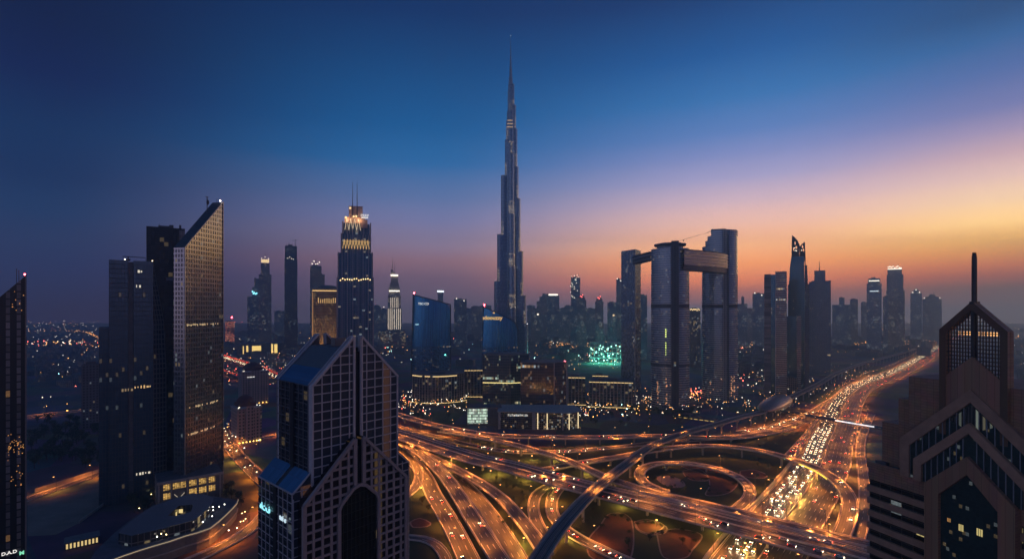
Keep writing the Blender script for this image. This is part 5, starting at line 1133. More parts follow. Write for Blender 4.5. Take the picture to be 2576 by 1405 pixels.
# glass cube pair
Y=735; l,rz,w=facing(1214,1331,Y); c1=Bld('glass_cube_office','tall glass cube office with lit floors and a glowing mid band','office block',l,rz)
xk=(1284-1272.5)/K*Y; hh=zat(893,Y)
b=MB(); b.prism([(-w/2,6),(xk,0),(w/2,9),(w/2-8,40),(-w/2+8,40)],0,hh,0,1); c1.part('glass_box',b,[fE,M['roof']])
b=MB()
for p in ((-w/2,6),(xk,0),(w/2,9)): b.bar((p[0],p[1]-.2,0),(p[0],p[1]-.2,hh+1),.7,.7)
c1.part('corner_fins',b,M['concd'])
b=MB(); b.bar((-w/2,5.6,zat(963,Y)),(xk,-.5,zat(963,Y)),.6,.9); b.bar((xk,-.5,zat(963,Y)),(w/2,8.6,zat(963,Y)),.6,.9); c1.part('glowing_band',b,glow('band_yellow',(1,.8,.3),1.5))
b=MB(); b.bar((-w/2+2,5.2,zat(1017,Y)),(xk,-.7,zat(1024,Y)),.4,2.2); b.bar((xk+1,-.4,zat(1024,Y)),(w/2-3,7.8,zat(1017,Y)),.4,2.0); c1.part('lit_lobby',b,glow('lobby_lime',(.85,1,.55),1.2))
b=MB(); b.prism([(-w/2+1,6.5),(xk,1),(w/2-1,9.5),(w/2-9,39),(-w/2+9,39)],hh,hh+1.4,0,1); c1.part('roof_edge',b,[M['concd'],M['roof']])
Y=700; l,rz,w=facing(1309,1427,Y); c2=Bld('glass_cube_office','dark reddish glass cube office with a pale corner column','office block',l,rz)
xk=(1394-1368)/K*Y; hh=zat(913,Y)
b=MB(); b.prism([(-w/2,3),(xk,0),(w/2,16),(w/2-10,42),(-w/2+4,42)],0,hh,0,1); c2.part('glass_box',b,[fE2,M['roof']])
b=MB(); b.bar((xk,-.3,0),(xk,-.3,hh+.6),1.2,1.2); b.bar((w/2,15.8,0),(w/2,15.8,hh+.6),1.6,1.6); c2.part('corner_columns',b,M['conc'])
b=MB(); b.prism([(-w/2-.4,2.6),(xk,-.5),(w/2+.5,15.8),(w/2-10,42.4),(-w/2+3.6,42.4)],hh,hh+1.1,0,1); c2.part('roof_edge',b,[M['concd'],M['roofd']])
lamp_dots(c2,[(w/2-2,12,hh+1.5),(w/2-3.5,11.5,hh+2)],glow('red_lamp',(1,.15,.2),5),.7,'red_lamps')
b=MB(); b.bar((w/2*.2+xk*.5,4.2,hh-6),(w/2*.2+xk*.5,4.2,hh-.5),1.3,.6); c2.part('amber_window',b,glow('amber_strip',(1,.55,.25),1.0))
# low podium wings along the flyover
Y=655; l,rz,w=facing(1174,1262,Y); p1_=Bld('low_office','low office wing with one brightly lit greenish glass wall','office block',l,rz); hh=zat(1024,Y)
b=MB(); b.prism(rect(-w/2,w/2,0,26),0,hh,0,1); p1_.part('block',b,[M['concd'],M['roof']])
b=MB(); b.box(-w/2+1,w/2-18,-.12,-.02,3,hh-1.5); p1_.part('lit_glass_wall',b,facade(bay=2.2,floor=3.6,fw=.08,fh=.2,glass=(.1,.12,.1),frame=(.1,.1,.1),lit=8,es=1.4,warm=(.75,1,.78),cool=(.85,1,.85),seed=211))
Y=632; l,rz,w=facing(1250,1466,Y); p2_=Bld('low_office','long low office with an overhanging pale roof and lit vertical slots','office block',l,rz); hh=zat(1036,Y); xk=.14*w
fLo=facade(bay=2.4,floor=2.6,fw=.14,fh=.3,glass=(.03,.025,.022),frame=(.1,.085,.075),lit=.14,es=.9,warm=(1,.78,.5),seed=212,rough=.2,coolmix=.2)
b=MB(); b.prism([(-w/2+2,4),(xk*2.4,0),(w/2-3,14),(w/2-8,44),(-w/2+2,40)],0,hh-1,0,1); p2_.part('block',b,[fLo,M['roof']])
b=MB(); b.prism([(-w/2,2),(-.1*w,.5),(xk*2.4,-2.4),(w/2,12.5),(w/2-7,46),(-w/2,42)],hh-.98,[hh-.2,hh+.6,hh-.4,hh-.2,hh+1,hh+1],0,0,0); p2_.part('overhanging_roof',b,M['conc'])
for xx,yy,ww in ((-.49*w,3.0,3),(-.09*w,1.3,4.5),(.26*w,-.3,1.6),):
    b=MB(); b.box(xx,xx+ww,yy-1.2,yy+1.5,0,hh-1.0); p2_.part('pier',b,M['conc'])
for xx,yy in ((.08*w,.6),(.335*w,.8),(.445*w,9.0),(-.03*w,1.1)):
    b=MB(); b.box(xx,xx+1.2,yy-.9,yy-.5,1,hh-1.5); p2_.part('lit_slot',b,glow('slot_light',(1,.78,.42),1.1) if 'slot_light' not in bpy.data.materials else bpy.data.materials['slot_light'])
b=MB(); b.box(-.38*w,-.14*w,1.2,1.6,hh-5.5,hh-3.2); p2_.part('lit_upper_windows',b,facade(bay=2.4,floor=1.2,fw=.2,fh=.1,glass=(.1,.1,.1),frame=(.05,.05,.05),lit=6,es=1.1,warm=(1,.93,.8),seed=214))
# curved front block with lit cornice
Y=800; l,rz,w=facing(1037,1168,Y); c3=Bld('curved_office','low office with a rounded front, column fins and glowing cornice','office block',l,rz); hh=zat(943,Y)
arc=[(-w/2,14)]+[(-.36*w+.72*w*k/14, 2-9*math.sin(math.pi*k/14)) for k in range(15)]+[(w/2,14),(w/2,44),(-w/2,44)]
b=MB(); b.prism(arc,0,hh,0,1); c3.part('block',b,[fE3,M['roof']])
b=MB()
for p in arc[:-2]: b.bar((p[0],p[1]-.5,2),(p[0],p[1]-.5,hh),.7,.7)
c3.part('column_fins',b,M['conc'])
b=MB()
ar2=[(x*1.02,y-.8) for x,y in arc]; b.prism(ar2,hh+.02,hh+1.8,0,1); c3.part('roof_edge',b,[M['concd'],M['roof']])
b=MB()
for p0,p1 in zip(arc[:-2],arc[1:-2]):
    if random.random()<.7: b.bar((p0[0],p0[1]-.75,hh-1.2),(p1[0],p1[1]-.75,hh-1.2),.5,1.4)
c3.part('cornice_lights',b,glow('cornice_glow',(1,.7,.3),1.1))
b=MB(); ar3=[(x*1.12,y-5) for x,y in arc]
for p0,p1 in zip(ar3[:-2],ar3[1:-2]): b.bar((p0[0],p0[1],4),(p1[0],p1[1],4),.35,.4)
c3.part('garden_string_lights',b,gl_)
b=MB(); b.prism([(x*.5,14+y*.5) for x,y in ell(w*.3,24,20,0)],hh+1.8,hh+3.6,0,0); c3.part('roof_plant',b,M['roofd'])
for lb,x0,x1,yt,Y,mt_ in (('flat office with glowing cornice behind the glass cubes',1168,1216,930,850,fE3),('ribbed low office with string lights right of the reddish cube',1429,1472,948,780,fE3),('wide ribbed low office with amber cornice beside the balcony towers',1481,1592,960,760,fE3),('narrow amber topped block wedged behind the wide ribbed office',1490,1530,944,860,fE3)):
    t=off(lb,x0,x1,yt,Y,mt_,cornice=glow('cornice_glow2',(1,.68,.28),1.3) if 'cornice_glow2' not in bpy.data.materials else bpy.data.materials['cornice_glow2'])
    b=MB(); 
    for k in range(int(t.w/5.2)+1): b.box(-t.w/2+k*5.2-.3,-t.w/2+k*5.2+.3,-.7,-.03,2,t.h)
    t.part('column_fins',b,M['conc'])
    b=MB(); b.bar((-t.w*.55,-5,4),(t.w*.55,-5,4),.35,.35); t.part('garden_string_lights',b,gl_)
# shops near the metro with bright windows
Y=640; t=off('curved row of shops with glowing amber fronts beside the viaduct',1700,1800,1052,690,M['concd'],name='shop_row',dep=.35,yaw=-18,cat='shops')
for k in range(7):
    b=MB(); b.box(-t.w/2+2+k*t.w*.14,-t.w/2+2+k*t.w*.14+t.w*.09,-.14,-.03,1,t.h-1.2); t.part('shop_window',b,glow('shop_amber',(1,.66,.18),1.0) if 'shop_amber' not in bpy.data.materials else bpy.data.materials['shop_amber'])
t=off('low flat hall in the garden left of the shop row',1560,1660,1052,720,M['concd'],name='garden_hall',dep=.5,cat='hall')
t=off('low podium block at the foot of the balcony towers',1640,1760,1030,740,fLo,name='podium_block',dep=.3,cat='podium')
# floodlit construction frame (teal)
Y=1400; l,rz,w=facing(1484,1562,Y); cf=Bld('floodlit_frame','open concrete frame under construction flooded with teal work light','building site',l,rz); hh=zat(862,Y)
b=MB()
for k in range(5): b.box(-w/2,w/2,0,40,hh*k/4-.4 if k else 0,hh*k/4+.4)
for i in range(8):
    for j in (0,1,2): b.box(-w/2+w*i/7-.5,-w/2+w*i/7+.5,j*19.4,j*19.4+1,0,hh)
cf.part('frame',b,M['conc'])
lamp_dots(cf,[(-w/2+random.uniform(0,w),-2,random.uniform(3,hh*.9)) for k in range(22)],M['teal'],1.3,'work_lights')
lt=bpy.data.lights.new('teal_flood','POINT'); lt.energy=40000; lt.color=(.15,1,.72); lt.shadow_soft_size=2
for k in range(5):
    o=bpy.data.objects.new('teal_flood',lt); COL.objects.link(o); o.parent=cf.o; o.location=(-w/2+w*(k+.5)/5,-14,16)
# distant lit mall
Y=1703; l,rz,w=facing(600,770,Y); ml=Bld('lit_mall','distant low mall with three glowing amber entrance walls','mall',l,rz); hh=34
b=MB(); b.prism(rect(-w/2,w/2,0,90),0,24,0,1); b.prism(rect(-w/2+8,w/2-60,5,90),24.02,hh,0,1); ml.part('block',b,[M['concd'],M['roof']])
amb=glow('mall_amber',(1,.68,.2),1.5)
for a,c,h_ in ((.07,.34,30),(.48,.58,34),(.78,.86,34)):
    b=MB(); b.box(-w/2+a*w,-w/2+c*w,-6,-.1,0,h_); f=ml.part('entrance',b,plain('entrance_stone',(.45,.36,.22),.7,.1,.2) if 'entrance_stone' not in bpy.data.materials else bpy.data.materials['entrance_stone'])
    b=MB(); b.box(-w/2+a*w+(c-a)*w*.5,-w/2+c*w-1,-6.2,-6.05,2,h_-3); ml.part('glowing_wall',b,amb,f); b=MB(); b.box(-w/2+a*w+1,-w/2+a*w+(c-a)*w*.3,-6.2,-6.05,2,h_-2); ml.part('glowing_wall',b,amb,f)
# domed hotels
fH=facade(bay=3.6,floor=3.6,fw=.55,fh=.45,glass=(.02,.02,.022),frame=(.36,.28,.25),lit=.01,es=.8,seed=221,rough=.4,frough=.8,ior=1.45)
def hotel(label,x0,x1,yt,Y,dome,yaw,sign=None):
    t=tw('domed_hotel',label,x0,x1,yt,Y,fH,dep=1.1,yaw=yaw,cat='hotel',roof='roof',roofparts=False)
    b=MB(); b.box(-t.w/2-.7,t.w/2+.7,-.8,t.d+.8,t.h-4.6,t.h-4); b.box(-t.w/2-.5,t.w/2+.5,-.6,t.d+.6,t.h,t.h+1); t.part('cornice',b,plain('hotel_trim',(.42,.35,.32),.7,.1,.4) if 'hotel_trim' not in bpy.data.materials else bpy.data.materials['hotel_trim'])
    b=MB(); b.prism(rect(-t.w*.36,t.w*.36,t.d*.35,t.d),t.h+1.02,t.h+5,0,0); b.ball((0,t.d*.68,t.h+5),t.w*.36,t.d*.34,8,18,6,half=True); t.part('dome',b,plain('red_dome',(.09,.028,.026),.6,.2,.4) if 'red_dome' not in bpy.data.materials else bpy.data.materials['red_dome'])
    b=MB(); b.prism(rect(-t.w*.16,t.w*.16,-1.6,-.02),0,t.h+2.5,0,0); t.part('centre_bay',b,[fH])
    lamp_dots(t,[(-t.w*.45,-.6,t.h+2),(-t.w*.4,1,t.h+2.6),(t.w*.3,0,t.h+3.2),(t.w*.42,.2,t.h+2.6),(t.w*.46,1,t.h-4)],g1,.55)
    lamp_dots(t,[(-t.w*.42+k*t.w*.14,-1.4,2.2) for k in range(7)],glow('entrance_amber',(1,.55,.12),5) if 'entrance_amber' not in bpy.data.materials else bpy.data.materials['entrance_amber'],.8,'entrance_lamps')
    if sign:
        b=MB(); x=-t.w*.3
        for l_ in sign: b.box(x,x+l_,-1.9,-1.7,t.h-8,t.h-6.6); x+=l_+.7
        t.part('sign_lettering',b,M['whitesign'])
    return t
hotel('pinkish stone hotel with a dark red dome between the two tower groups',596,660,1027,570,1,14)
hotel('darker domed hotel with a white sign standing behind the pinkish one',608,676,935,800,1,8,sign=(1,1.4,3.2,2.6))
# ================================================================ low mall, bottom left
T6=ZM(420,1260,5.09)
def fillpoly(outer,holes,z0,z1,name,mats,parent):
    bm=bmesh.new(); es=[]; loops=[outer]+holes
    for lp in loops:
        vs=[bm.verts.new((p[0],p[1],z1)) for p in lp]; es+=[bm.edges.new((vs[i],vs[(i+1)%len(vs)])) for i in range(len(vs))]
    bmesh.ops.triangle_fill(bm,edges=es,use_beauty=True)
    for f in bm.faces: 
        f.material_index=1
        if f.normal.z<0: f.normal_flip()
    me=bpy.data.meshes.new(name); bm.to_mesh(me); bm.free()
    b=MB(); 
    for f in me.polygons: b.face([tuple(me.vertices[i].co) for i in f.vertices],None,1)
    for lp in loops:
        b.loft([[(p[0],p[1],z0) for p in lp],[(p[0],p[1],z1-.01) for p in lp]],0)
    bpy.data.meshes.remove(me); return b.build(name,mats,parent)
mo=G(*T6(500,800),0); mall=empty('low_mall',mo,0,'low terraced mall with a curved front, angular grey roof and open courtyard','mall')
def pl(l,z): return [tuple((G(*T6(x,y),z)-mo).xy) for x,y in l]
front=[(-1000,1600),(-700,1480),(-420,1375),(-200,1300),(0,1238),(220,1175),(450,1095),(620,1050),(790,990),(900,905),(1010,805),(1110,705),(1165,640)]
ter=pl(front+[(1180,590),(1080,560),(860,530),(560,480),(290,555),(0,655),(-280,830),(-540,1040),(-800,1290)],10.5)
fillpoly(ter,[],0,10.5,'terrace',[plain('mall_wall',(.2,.18,.16),.7,.2,.3),plain('terrace_paving',(.13,.12,.13),.8,.35,.25)],mall)
rf_=pl([(-480,1040),(-440,985),(-310,880),(-150,760),(0,665),(290,565),(420,518),(560,492),(720,497),(845,545),(850,600),(800,670),(660,800),(560,868),(420,905),(200,960),(0,1010),(-300,1078)],17)
hole=pl([(215,795),(370,655),(545,640),(560,655),(535,742),(420,772),(310,802)],17)
fillpoly(rf_,[hole],10.52,17,'angular_roof',[facade(bay=3,floor=6,fw=.1,fh=.1,glass=(.05,.05,.05),frame=(.16,.15,.145),lit=.1,es=1.0,warm=(1,.75,.35),seed=231),plain('metal_roof',(.15,.155,.17),.45,.25,.5,streak=(1,5,1))],mall)
b=MB(); fl_=pl(front+[(1180,590)],10.5); fr2=[Vector((p[0],p[1],0)) for p in fl_]
for za,zb_,o,m_ in ((10.4,12.0,.3,0),(4.6,5.4,.35,0)):
    fr_=frames(fr2); b.loft([[fr2[i]+fr_[i][1]*o+Vector((0,0,za)),fr2[i]+fr_[i][1]*(o+.5)+Vector((0,0,za)),fr2[i]+fr_[i][1]*(o+.5)+Vector((0,0,zb_)),fr2[i]+fr_[i][1]*o+Vector((0,0,zb_))] for i in range(len(fr2))],0,0,0)
b.build('curved_fascia',plain('fascia',(.4,.37,.32),.6,.15,.4),mall)
b=MB(); b.loft([[fr2[i]+fr_[i][1]*.85+Vector((0,0,11.2)),fr2[i]+fr_[i][1]*1.0+Vector((0,0,11.2)),fr2[i]+fr_[i][1]*1.0+Vector((0,0,11.5)),fr2[i]+fr_[i][1]*.85+Vector((0,0,11.5))] for i in range(len(fr2))],0,0,0); b.build('fascia_strip_light',glow('fascia_light',(1,.8,.45),.5),mall)
b=MB()
for x,y,z,s in ((300,800,12,1.6),(380,757,12,1.8),(520,700,12,2.4),(270,970,12.5,1.5),(350,950,12.5,2.6),(500,905,12.5,2.6)):
    p=G(*T6(x,y),z)-mo; b.box(p.x-s,p.x+s,p.y-.3,p.y+.3,z,z+2.4)
b.build('courtyard_window',glow('courtyard_glow',(1,.75,.3),1.0),mall)
def garden_lamp_mesh(m):
    a=MB(); a.tube([(0,0,0),(0,0,3.2)],.06,6); a.ball((0,0,3.45),.28,.28,.28,8,5,m=1); return a.build('garden_lamp',[M['dark'],m],data_only=True)
gw=glow('garden_white',(1,.93,.8),12); gy=glow('garden_warm',(1,.7,.3),12)
GL=[garden_lamp_mesh(gw),garden_lamp_mesh(gy)]
ngl=0
def garden_lamp(p,k,label,group):
    global ngl; ngl+=1
    o=bpy.data.objects.new('garden_lamp',GL[k]); COL.objects.link(o); o.location=p; return tag(o,label,'garden lamp',group)
for x,y,z,k in ((810,688,10.5,0),(845,745,10.5,0),(848,790,10.5,0),(665,862,10.5,0),(228,1005,10.5,0),(435,998,10.5,0),(535,1015,10.5,0),(830,878,10.5,0),(1005,708,10.5,0),(310,990,10.5,1),(120,1130,10.5,1),(190,1140,10.5,1),(60,1170,10.5,0),(700,960,10.5,0),(930,740,10.5,0),(-120,1060,10.5,1),(-200,1130,10.5,0),(-60,1120,10.5,1)):
    garden_lamp(G(*T6(x,y),z),k,'small glowing ball lamp on the terrace of the curved mall','ball lamps on the mall terrace')
for x,y,k in ((970,1050,0),(1065,1075,0),(1180,1042,0),(1300,910,1),(680,1220,0),(712,1205,0),(770,1195,0),(820,1170,0),(1290,808,1),(1250,830,1),(170,1365,1),(1230,950,1),(1270,940,1),(1060,425,0),(965,350,0),(965,420,0),(965,500,0),(915,385,1),(890,360,1),(-100,640,1),(-150,690,1),(-60,600,1),(-190,760,1),(-250,720,1),(-20,560,1)):
    garden_lamp(G(*T6(x,y),.3),k,'small glowing ball lamp on the ground round the curved mall','ball lamps round the mall')
# courtyard kiosk with lit front
T8=ZM(0,1000,2.621); a=G(*T8(470,1345)); e_=G(*T8(712,1290)); d=e_-a
ks=empty('kiosk',a,math.atan2(d.y,d.x),'long low kiosk with a glowing amber shopfront left of the curved mall','kiosk')
b=MB(); b.box(0,d.length,0,9,0,4.6); b.box(-.6,d.length+.6,-1.2,9.5,4.62,5.1); b.build('block',M['concd'],ks)
for k in range(9):
    b=MB(); w=d.length/9; b.box(k*w+.4,(k+1)*w-.5,-.14,-.03,.8,3.8); b.build('shop_window',glow('kiosk_amber',(1,.72,.28),.8) if 'kiosk_amber' not in bpy.data.materials else bpy.data.materials['kiosk_amber'],ks)
sheet('sand_lot',[G(*T8(x,y)) for x,y in ((200,1010),(500,930),(790,880),(800,960),(560,1150),(400,1230),(200,1240))],.05,M['sand'],None)
b=MB(); a=G(*T8(570,1150)); e_=G(*T8(800,980)); b.bar((a.x,a.y,1),(e_.x,e_.y,1),.4,2); tag(b.build('boundary_wall',M['conc']),'low pale wall along the empty sand lot','wall')
a=G(*T8(200,945)); e_=G(*T8(745,775)); b=MB(); b.bar((a.x,a.y+6,1.6),(e_.x,e_.y+6,1.6),.5,3.2); tag(b.build('roadside_wall',M['conc']),'long orange lit wall behind the road by the empty lot','wall')

# ================================================================ trees
def tree_mesh(seed,h=10,r=4.2,nl=260):
    rnd=random.Random(seed); t=MB(); t.tube([(0,0,0),(.1,.05,h*.25),(.0,.15,h*.5)],[.34,.24,.14],7)
    cl=[]
    for k in range(9):
        a=rnd.uniform(0,6.28); rr=rnd.uniform(.2,.8)*r; z=h*rnd.uniform(.42,.9); rr*=math.sqrt(max(.1,1-((z-h*.6)/(h*.42))**2)); c=(rr*math.cos(a),rr*math.sin(a),z); cl.append(c)
        if k<6: t.tube([(0,.1,h*rnd.uniform(.25,.48)),(c[0]*.5,c[1]*.5,z*.8),c],[.12,.08,.03],5)
    tm=t.build('trunk',M['bark'],data_only=True); c=MB()
    for k in range(nl):
        q0=rnd.choice(cl); v=Vector((rnd.gauss(0,1),rnd.gauss(0,1),rnd.gauss(0,.8))); v=v.normalized()*r*.42*rnd.random()**.4; p=Vector(q0)+v
        n=Vector((rnd.gauss(0,1),rnd.gauss(0,1),rnd.gauss(.4,1))).normalized(); x=n.orthogonal().normalized()*rnd.uniform(.35,.75); y=n.cross(x).normalized()*rnd.uniform(.25,.5)
        c.face([p-x-y*.3,p-x*.2-y,p+x+y*.2,p+y])
    return tm,c.build('crown',M['leaf'],data_only=True)
TR=[tree_mesh(s) for s in (1,2,3,4)]
def tree(p,s,label,group,name='broadleaf_tree'):
    t,c=random.choice(TR); o=empty(name,p,random.uniform(0,6.3),label,'tree',group); o.scale=(s*random.uniform(.9,1.2),s*random.uniform(.9,1.2),s)
    for nm,me in (('trunk',t),('crown',c)):
        k=bpy.data.objects.new(nm,me); COL.objects.link(k); k.parent=o
def scatter(n,x0,x1,y0,y1,fn,z=0):
    for _ in range(n): fn(G(random.uniform(x0,x1)*q,random.uniform(y0,y1)*q,z))
for k in range(74):
    x=random.uniform(72,285); y=1158+130*random.random()
    tree(G(x*q,y*q),random.uniform(.9,1.5),'dark round crowned tree in the unlit park left of the black towers','trees of the dark park')
for x,y in [(random.uniform(780,1120),random.uniform(395,560)) for k in range(12)]+[(1200,620),(1240,660),(1225,590)]+[(random.uniform(-330,-20),random.uniform(560,760)) for k in range(16)]:
    tree(G(*T6(x,y)),random.uniform(.55,.95),'leafy tree in the lit gardens around the curved mall','trees round the mall')
for k in range(40):
    x,y=random.choice([(random.uniform(1005,1170),random.uniform(1010,1062)),(random.uniform(1440,1640),random.uniform(1028,1070)),(random.uniform(1650,1760),random.uniform(1035,1060))])
    tree(G(x,y),random.uniform(.6,1.0),'small dark tree in the office park gardens behind the flyovers','trees of the office park')
for x,y in ((560,760),(620,800),(1010,1040),(250,950),(300,1010),(880,740),(930,765),(980,790),(1120,905),(1090,870),(1560,1050),(1600,1120),(1700,1010)):
    tree(G(*T1(x,y)),random.uniform(.4,.7),'small tree on the interchange lawn between the ramps','trees on the interchange lawn')
for x,y in ((520,640),(560,630),(660,850),(720,845),(600,820),(1340,620),(1430,640),(1290,500),(1350,470),(240,1300),(420,1250),(700,1280)):
    tree(G(*T2(x,y)),random.uniform(.35,.6),'small tree on the lawn near the loop ramp and highway','trees near the loop ramp')

def shrub(p,label,group):
    o=bpy.data.objects.new('shrub',random.choice(TR)[1]); COL.objects.link(o); k=random.uniform(.16,.3); o.scale=(k*1.5,k*1.5,k); o.location=p-Vector((0,0,k*3.2)); o.rotation_euler=(0,0,random.uniform(0,6)); tag(o,label,'shrub',group)
for cv,pts in ((T2,[(700,615),(760,618),(840,622),(900,640),(990,655),(1060,690),(1120,720),(1150,770),(1090,835),(1010,855),(930,840),(930,790),(905,735),(860,735),(800,735),(740,715),(480,720),(530,705),(620,715),(690,760),(640,795),(560,795)]),
               (T2,[(10,1120),(60,1060),(120,1040),(180,1050),(240,1080),(240,1180),(238,1260),(236,1340),(320,1110),(380,1095),(440,1100),(520,1125),(500,1180),(430,1195),(520,1190),(600,1170),(700,1165),(790,1190),(800,1260),(750,1340)]),
               (T1,[(860,760),(900,790),(960,800),(1020,800),(1080,770),(1020,900),(1060,960),(1100,1000),(500,950),(520,1010),(560,1080),(900,1050),(940,1100),(1000,1180),(1560,1150),(1600,1190),(1640,1080),(1700,1060)]),
               (T2,[(1330,700),(1400,700),(1420,760),(1390,820),(1350,880),(1350,560),(1420,600),(1260,480),(1400,470),(1500,440)])):
    for x,y in pts:
        for _ in range(2): shrub(G(*cv(x+random.uniform(-14,14),y+random.uniform(-8,8))),'low clipped shrub in the planting beds of the interchange','shrubs of the interchange beds')
# ================================================================ low houses and blocks
HM=[facade(bay=3.2,floor=3.4,fw=.5,fh=.45,glass=(.03,.03,.03),frame=c,lit=.03,es=.9,warm=(1,.72,.38),seed=300+i,frough=.8,rough=.4,ior=1.4,coolmix=.35) for i,c in enumerate(((.2,.18,.165),(.28,.25,.22),(.14,.14,.15)))]
def house_mesh(i,w,d,h):
    b=MB(); b.prism(rect(-w/2,w/2,-d/2,d/2),0,h,0,1); b.box(-w/2-.2,w/2+.2,-d/2-.25,-d/2-.02,h-.6,h+.5,0); b.prism(rect(-w*.2,w*.15,-d*.1,d*.3),h,h+2.6,0,1); b.box(w*.2,w*.4,-d*.3,0,h,h+1.1,1)
    return b.build('low_house',[HM[i%3],M['roof']],data_only=True)
HS=[house_mesh(0,14,11,7.5),house_mesh(1,18,12,8),house_mesh(2,11,12,10),house_mesh(1,24,14,11)]
BS=[house_mesh(0,36,22,20),house_mesh(2,28,20,28),house_mesh(1,46,26,16),house_mesh(2,60,34,14)]
def put(me,p,rz,name,label,cat,group):
    o=bpy.data.objects.new(name,me); COL.objects.link(o); o.location=p; o.rotation_euler=(0,0,rz); return tag(o,label,cat,group)
nh=0
for k in range(190):
    x=random.uniform(66,262); y=random.triangular(885,1075,935); p=G(x*q,y*q); put(random.choice(HS),p,R(random.choice([12,12,102,-20]))+random.gauss(0,.05),'low_house','low flat roofed house in the dim suburb beyond the park at left','house','houses of the dim suburb')
for lb,gp,n,x0,x1,y0,y1 in (('low block in the hazy district behind the blade topped tower','blocks behind the blade topped tower',34,562,760,840,905),
      ('low block between the pale lit tower and the blue glass towers','blocks between pale and blue towers',34,945,1215,842,925),
      ('low block in the haze right of the supertall','blocks right of the supertall',44,1330,1560,838,925),
      ('low block between the balcony towers and the two tone tower','blocks right of the balcony towers',16,1852,1925,870,985),
      ('low block in the haze beside the far highway','blocks beside the far highway',36,2095,2340,838,905),
      ('low block in the hazy flats at the right edge','blocks at the right edge',18,2520,2600,815,1000)):
    for k in range(n):
        p=G(random.uniform(x0,x1),random.triangular(y0,y1,y0+(y1-y0)*.3)); put(random.choice(BS),p,random.uniform(-.4,.4),'city_block',lb,'block',gp)
# narrow block by the annex of the clipped tower
t=tw('suburb_block','lone mid rise block standing in front of the dim suburb','x' and 205,262,915,640,HM[2],cat='block',roof='roof')

# ================================================================ far lamps (far too many to count)
FLM=[glow('far_orange',(1,.42,.10),7),glow('far_white',(1,.88,.7),6.5),glow('far_red',(1,.12,.08),22),glow('far_cyan',(.5,1,.9),18)]
b=MB()
def far(p,m,s=1.0,h=None):
    r_=max(.35,p.y*.0003)*s; h=h or 9; b.box(p.x-.12,p.x+.12,p.y-.12,p.y+.12,0,h-r_,4); b.box(p.x-r_,p.x+r_,p.y-r_,p.y+r_,h-r_,h+r_,m)
def pick(ws): 
    t=random.random(); a=0
    for i,w in enumerate(ws):
        a+=w
        if t<a: return i
    return 0
for i in range(-40,60):          # street rows of the suburb
    for j in range(0,60):
        p=Vector((-2600+45*i*math.cos(R(12))-95*j*math.sin(R(12)),700+45*i*math.sin(R(12))+95*j*math.cos(R(12)),0))
        x=(p.x/p.y*K+CX)/q; y=(150*K/p.y+HY)/q
        if 64<x<268 and 866<y<1075 and random.random()<(.30 if j%3 else .5)*min(1,900/p.y+.25): far(p+Vector((random.gauss(0,3),random.gauss(0,3),0)),1 if random.random()<.5 else 0,.9)
for n,x0,x1,y0,y1,ws,s in ((18,64,268,868,1070,(.3,.5,.1,.1),1.0),(60,64,268,858,880,(.4,.4,.2,0),1.2),(150,560,1000,825,930,(.5,.35,.08,.07),1.0),(70,1330,1560,815,842,(.5,.4,.1,0),1.1),(70,945,1215,832,930,(.4,.4,.08,.12),1.0),
      (170,1330,1560,858,885,(.85,.15,0,0),.9),(120,1330,1560,880,940,(.55,.35,.02,.08),.9),(60,1480,1565,870,925,(.1,.3,0,.6),1.0),(170,1000,1180,985,1062,(.5,.45,.05,0),.75),(190,1180,1480,1030,1078,(.55,.4,.05,0),.62),(260,1430,1720,975,1075,(.6,.38,.0,.02),.75),(60,1660,1900,1000,1062,(.6,.35,.05,0),.6),
      (60,1850,1925,850,905,(.7,.2,.1,0),1.0),(50,1850,1925,905,1010,(.5,.45,.05,0),.8),(110,2095,2350,825,905,(.6,.3,.1,0),.9),(70,1980,2200,905,1010,(.7,.25,.05,0),.7),(60,2520,2620,795,960,(.3,.7,0,0),1.0),(40,1736,1764,985,1020,(.5,.1,.4,0),.8),(40,560,660,1060,1150,(.7,.3,0,0),.6),(120,565,770,895,985,(.45,.4,.15,0),.75),(40,1910,2010,985,1050,(.8,.2,0,0),.6)):
    for k in range(n):
        p=G(random.uniform(x0,x1),random.triangular(y0,y1,y0+(y1-y0)*.35))
        if p.y<6900: far(p,pick(ws),s*random.choice([.7,.8,1,1,1.5]))
# strings along far roads
for pts,m,gap in (([(60,836),(150,835),(215,838),(262,862)],0,26),([(560,812),(640,812)],2,60),([(1330,862),(1420,868),(1500,882),(1560,892)],0,22),([(2110,872),(2200,866),(2350,862)],0,26),([(75,1040),(170,1030),(280,1018)],0,60)):
    c=spline([G(*p) for p in pts],gap)
    for p in c: far(p+Vector((random.uniform(-6,6),random.uniform(-6,6),0)),m,.8)
tag(b.build('distant_street_lamps',FLM+[M['dark']]),kind='stuff')

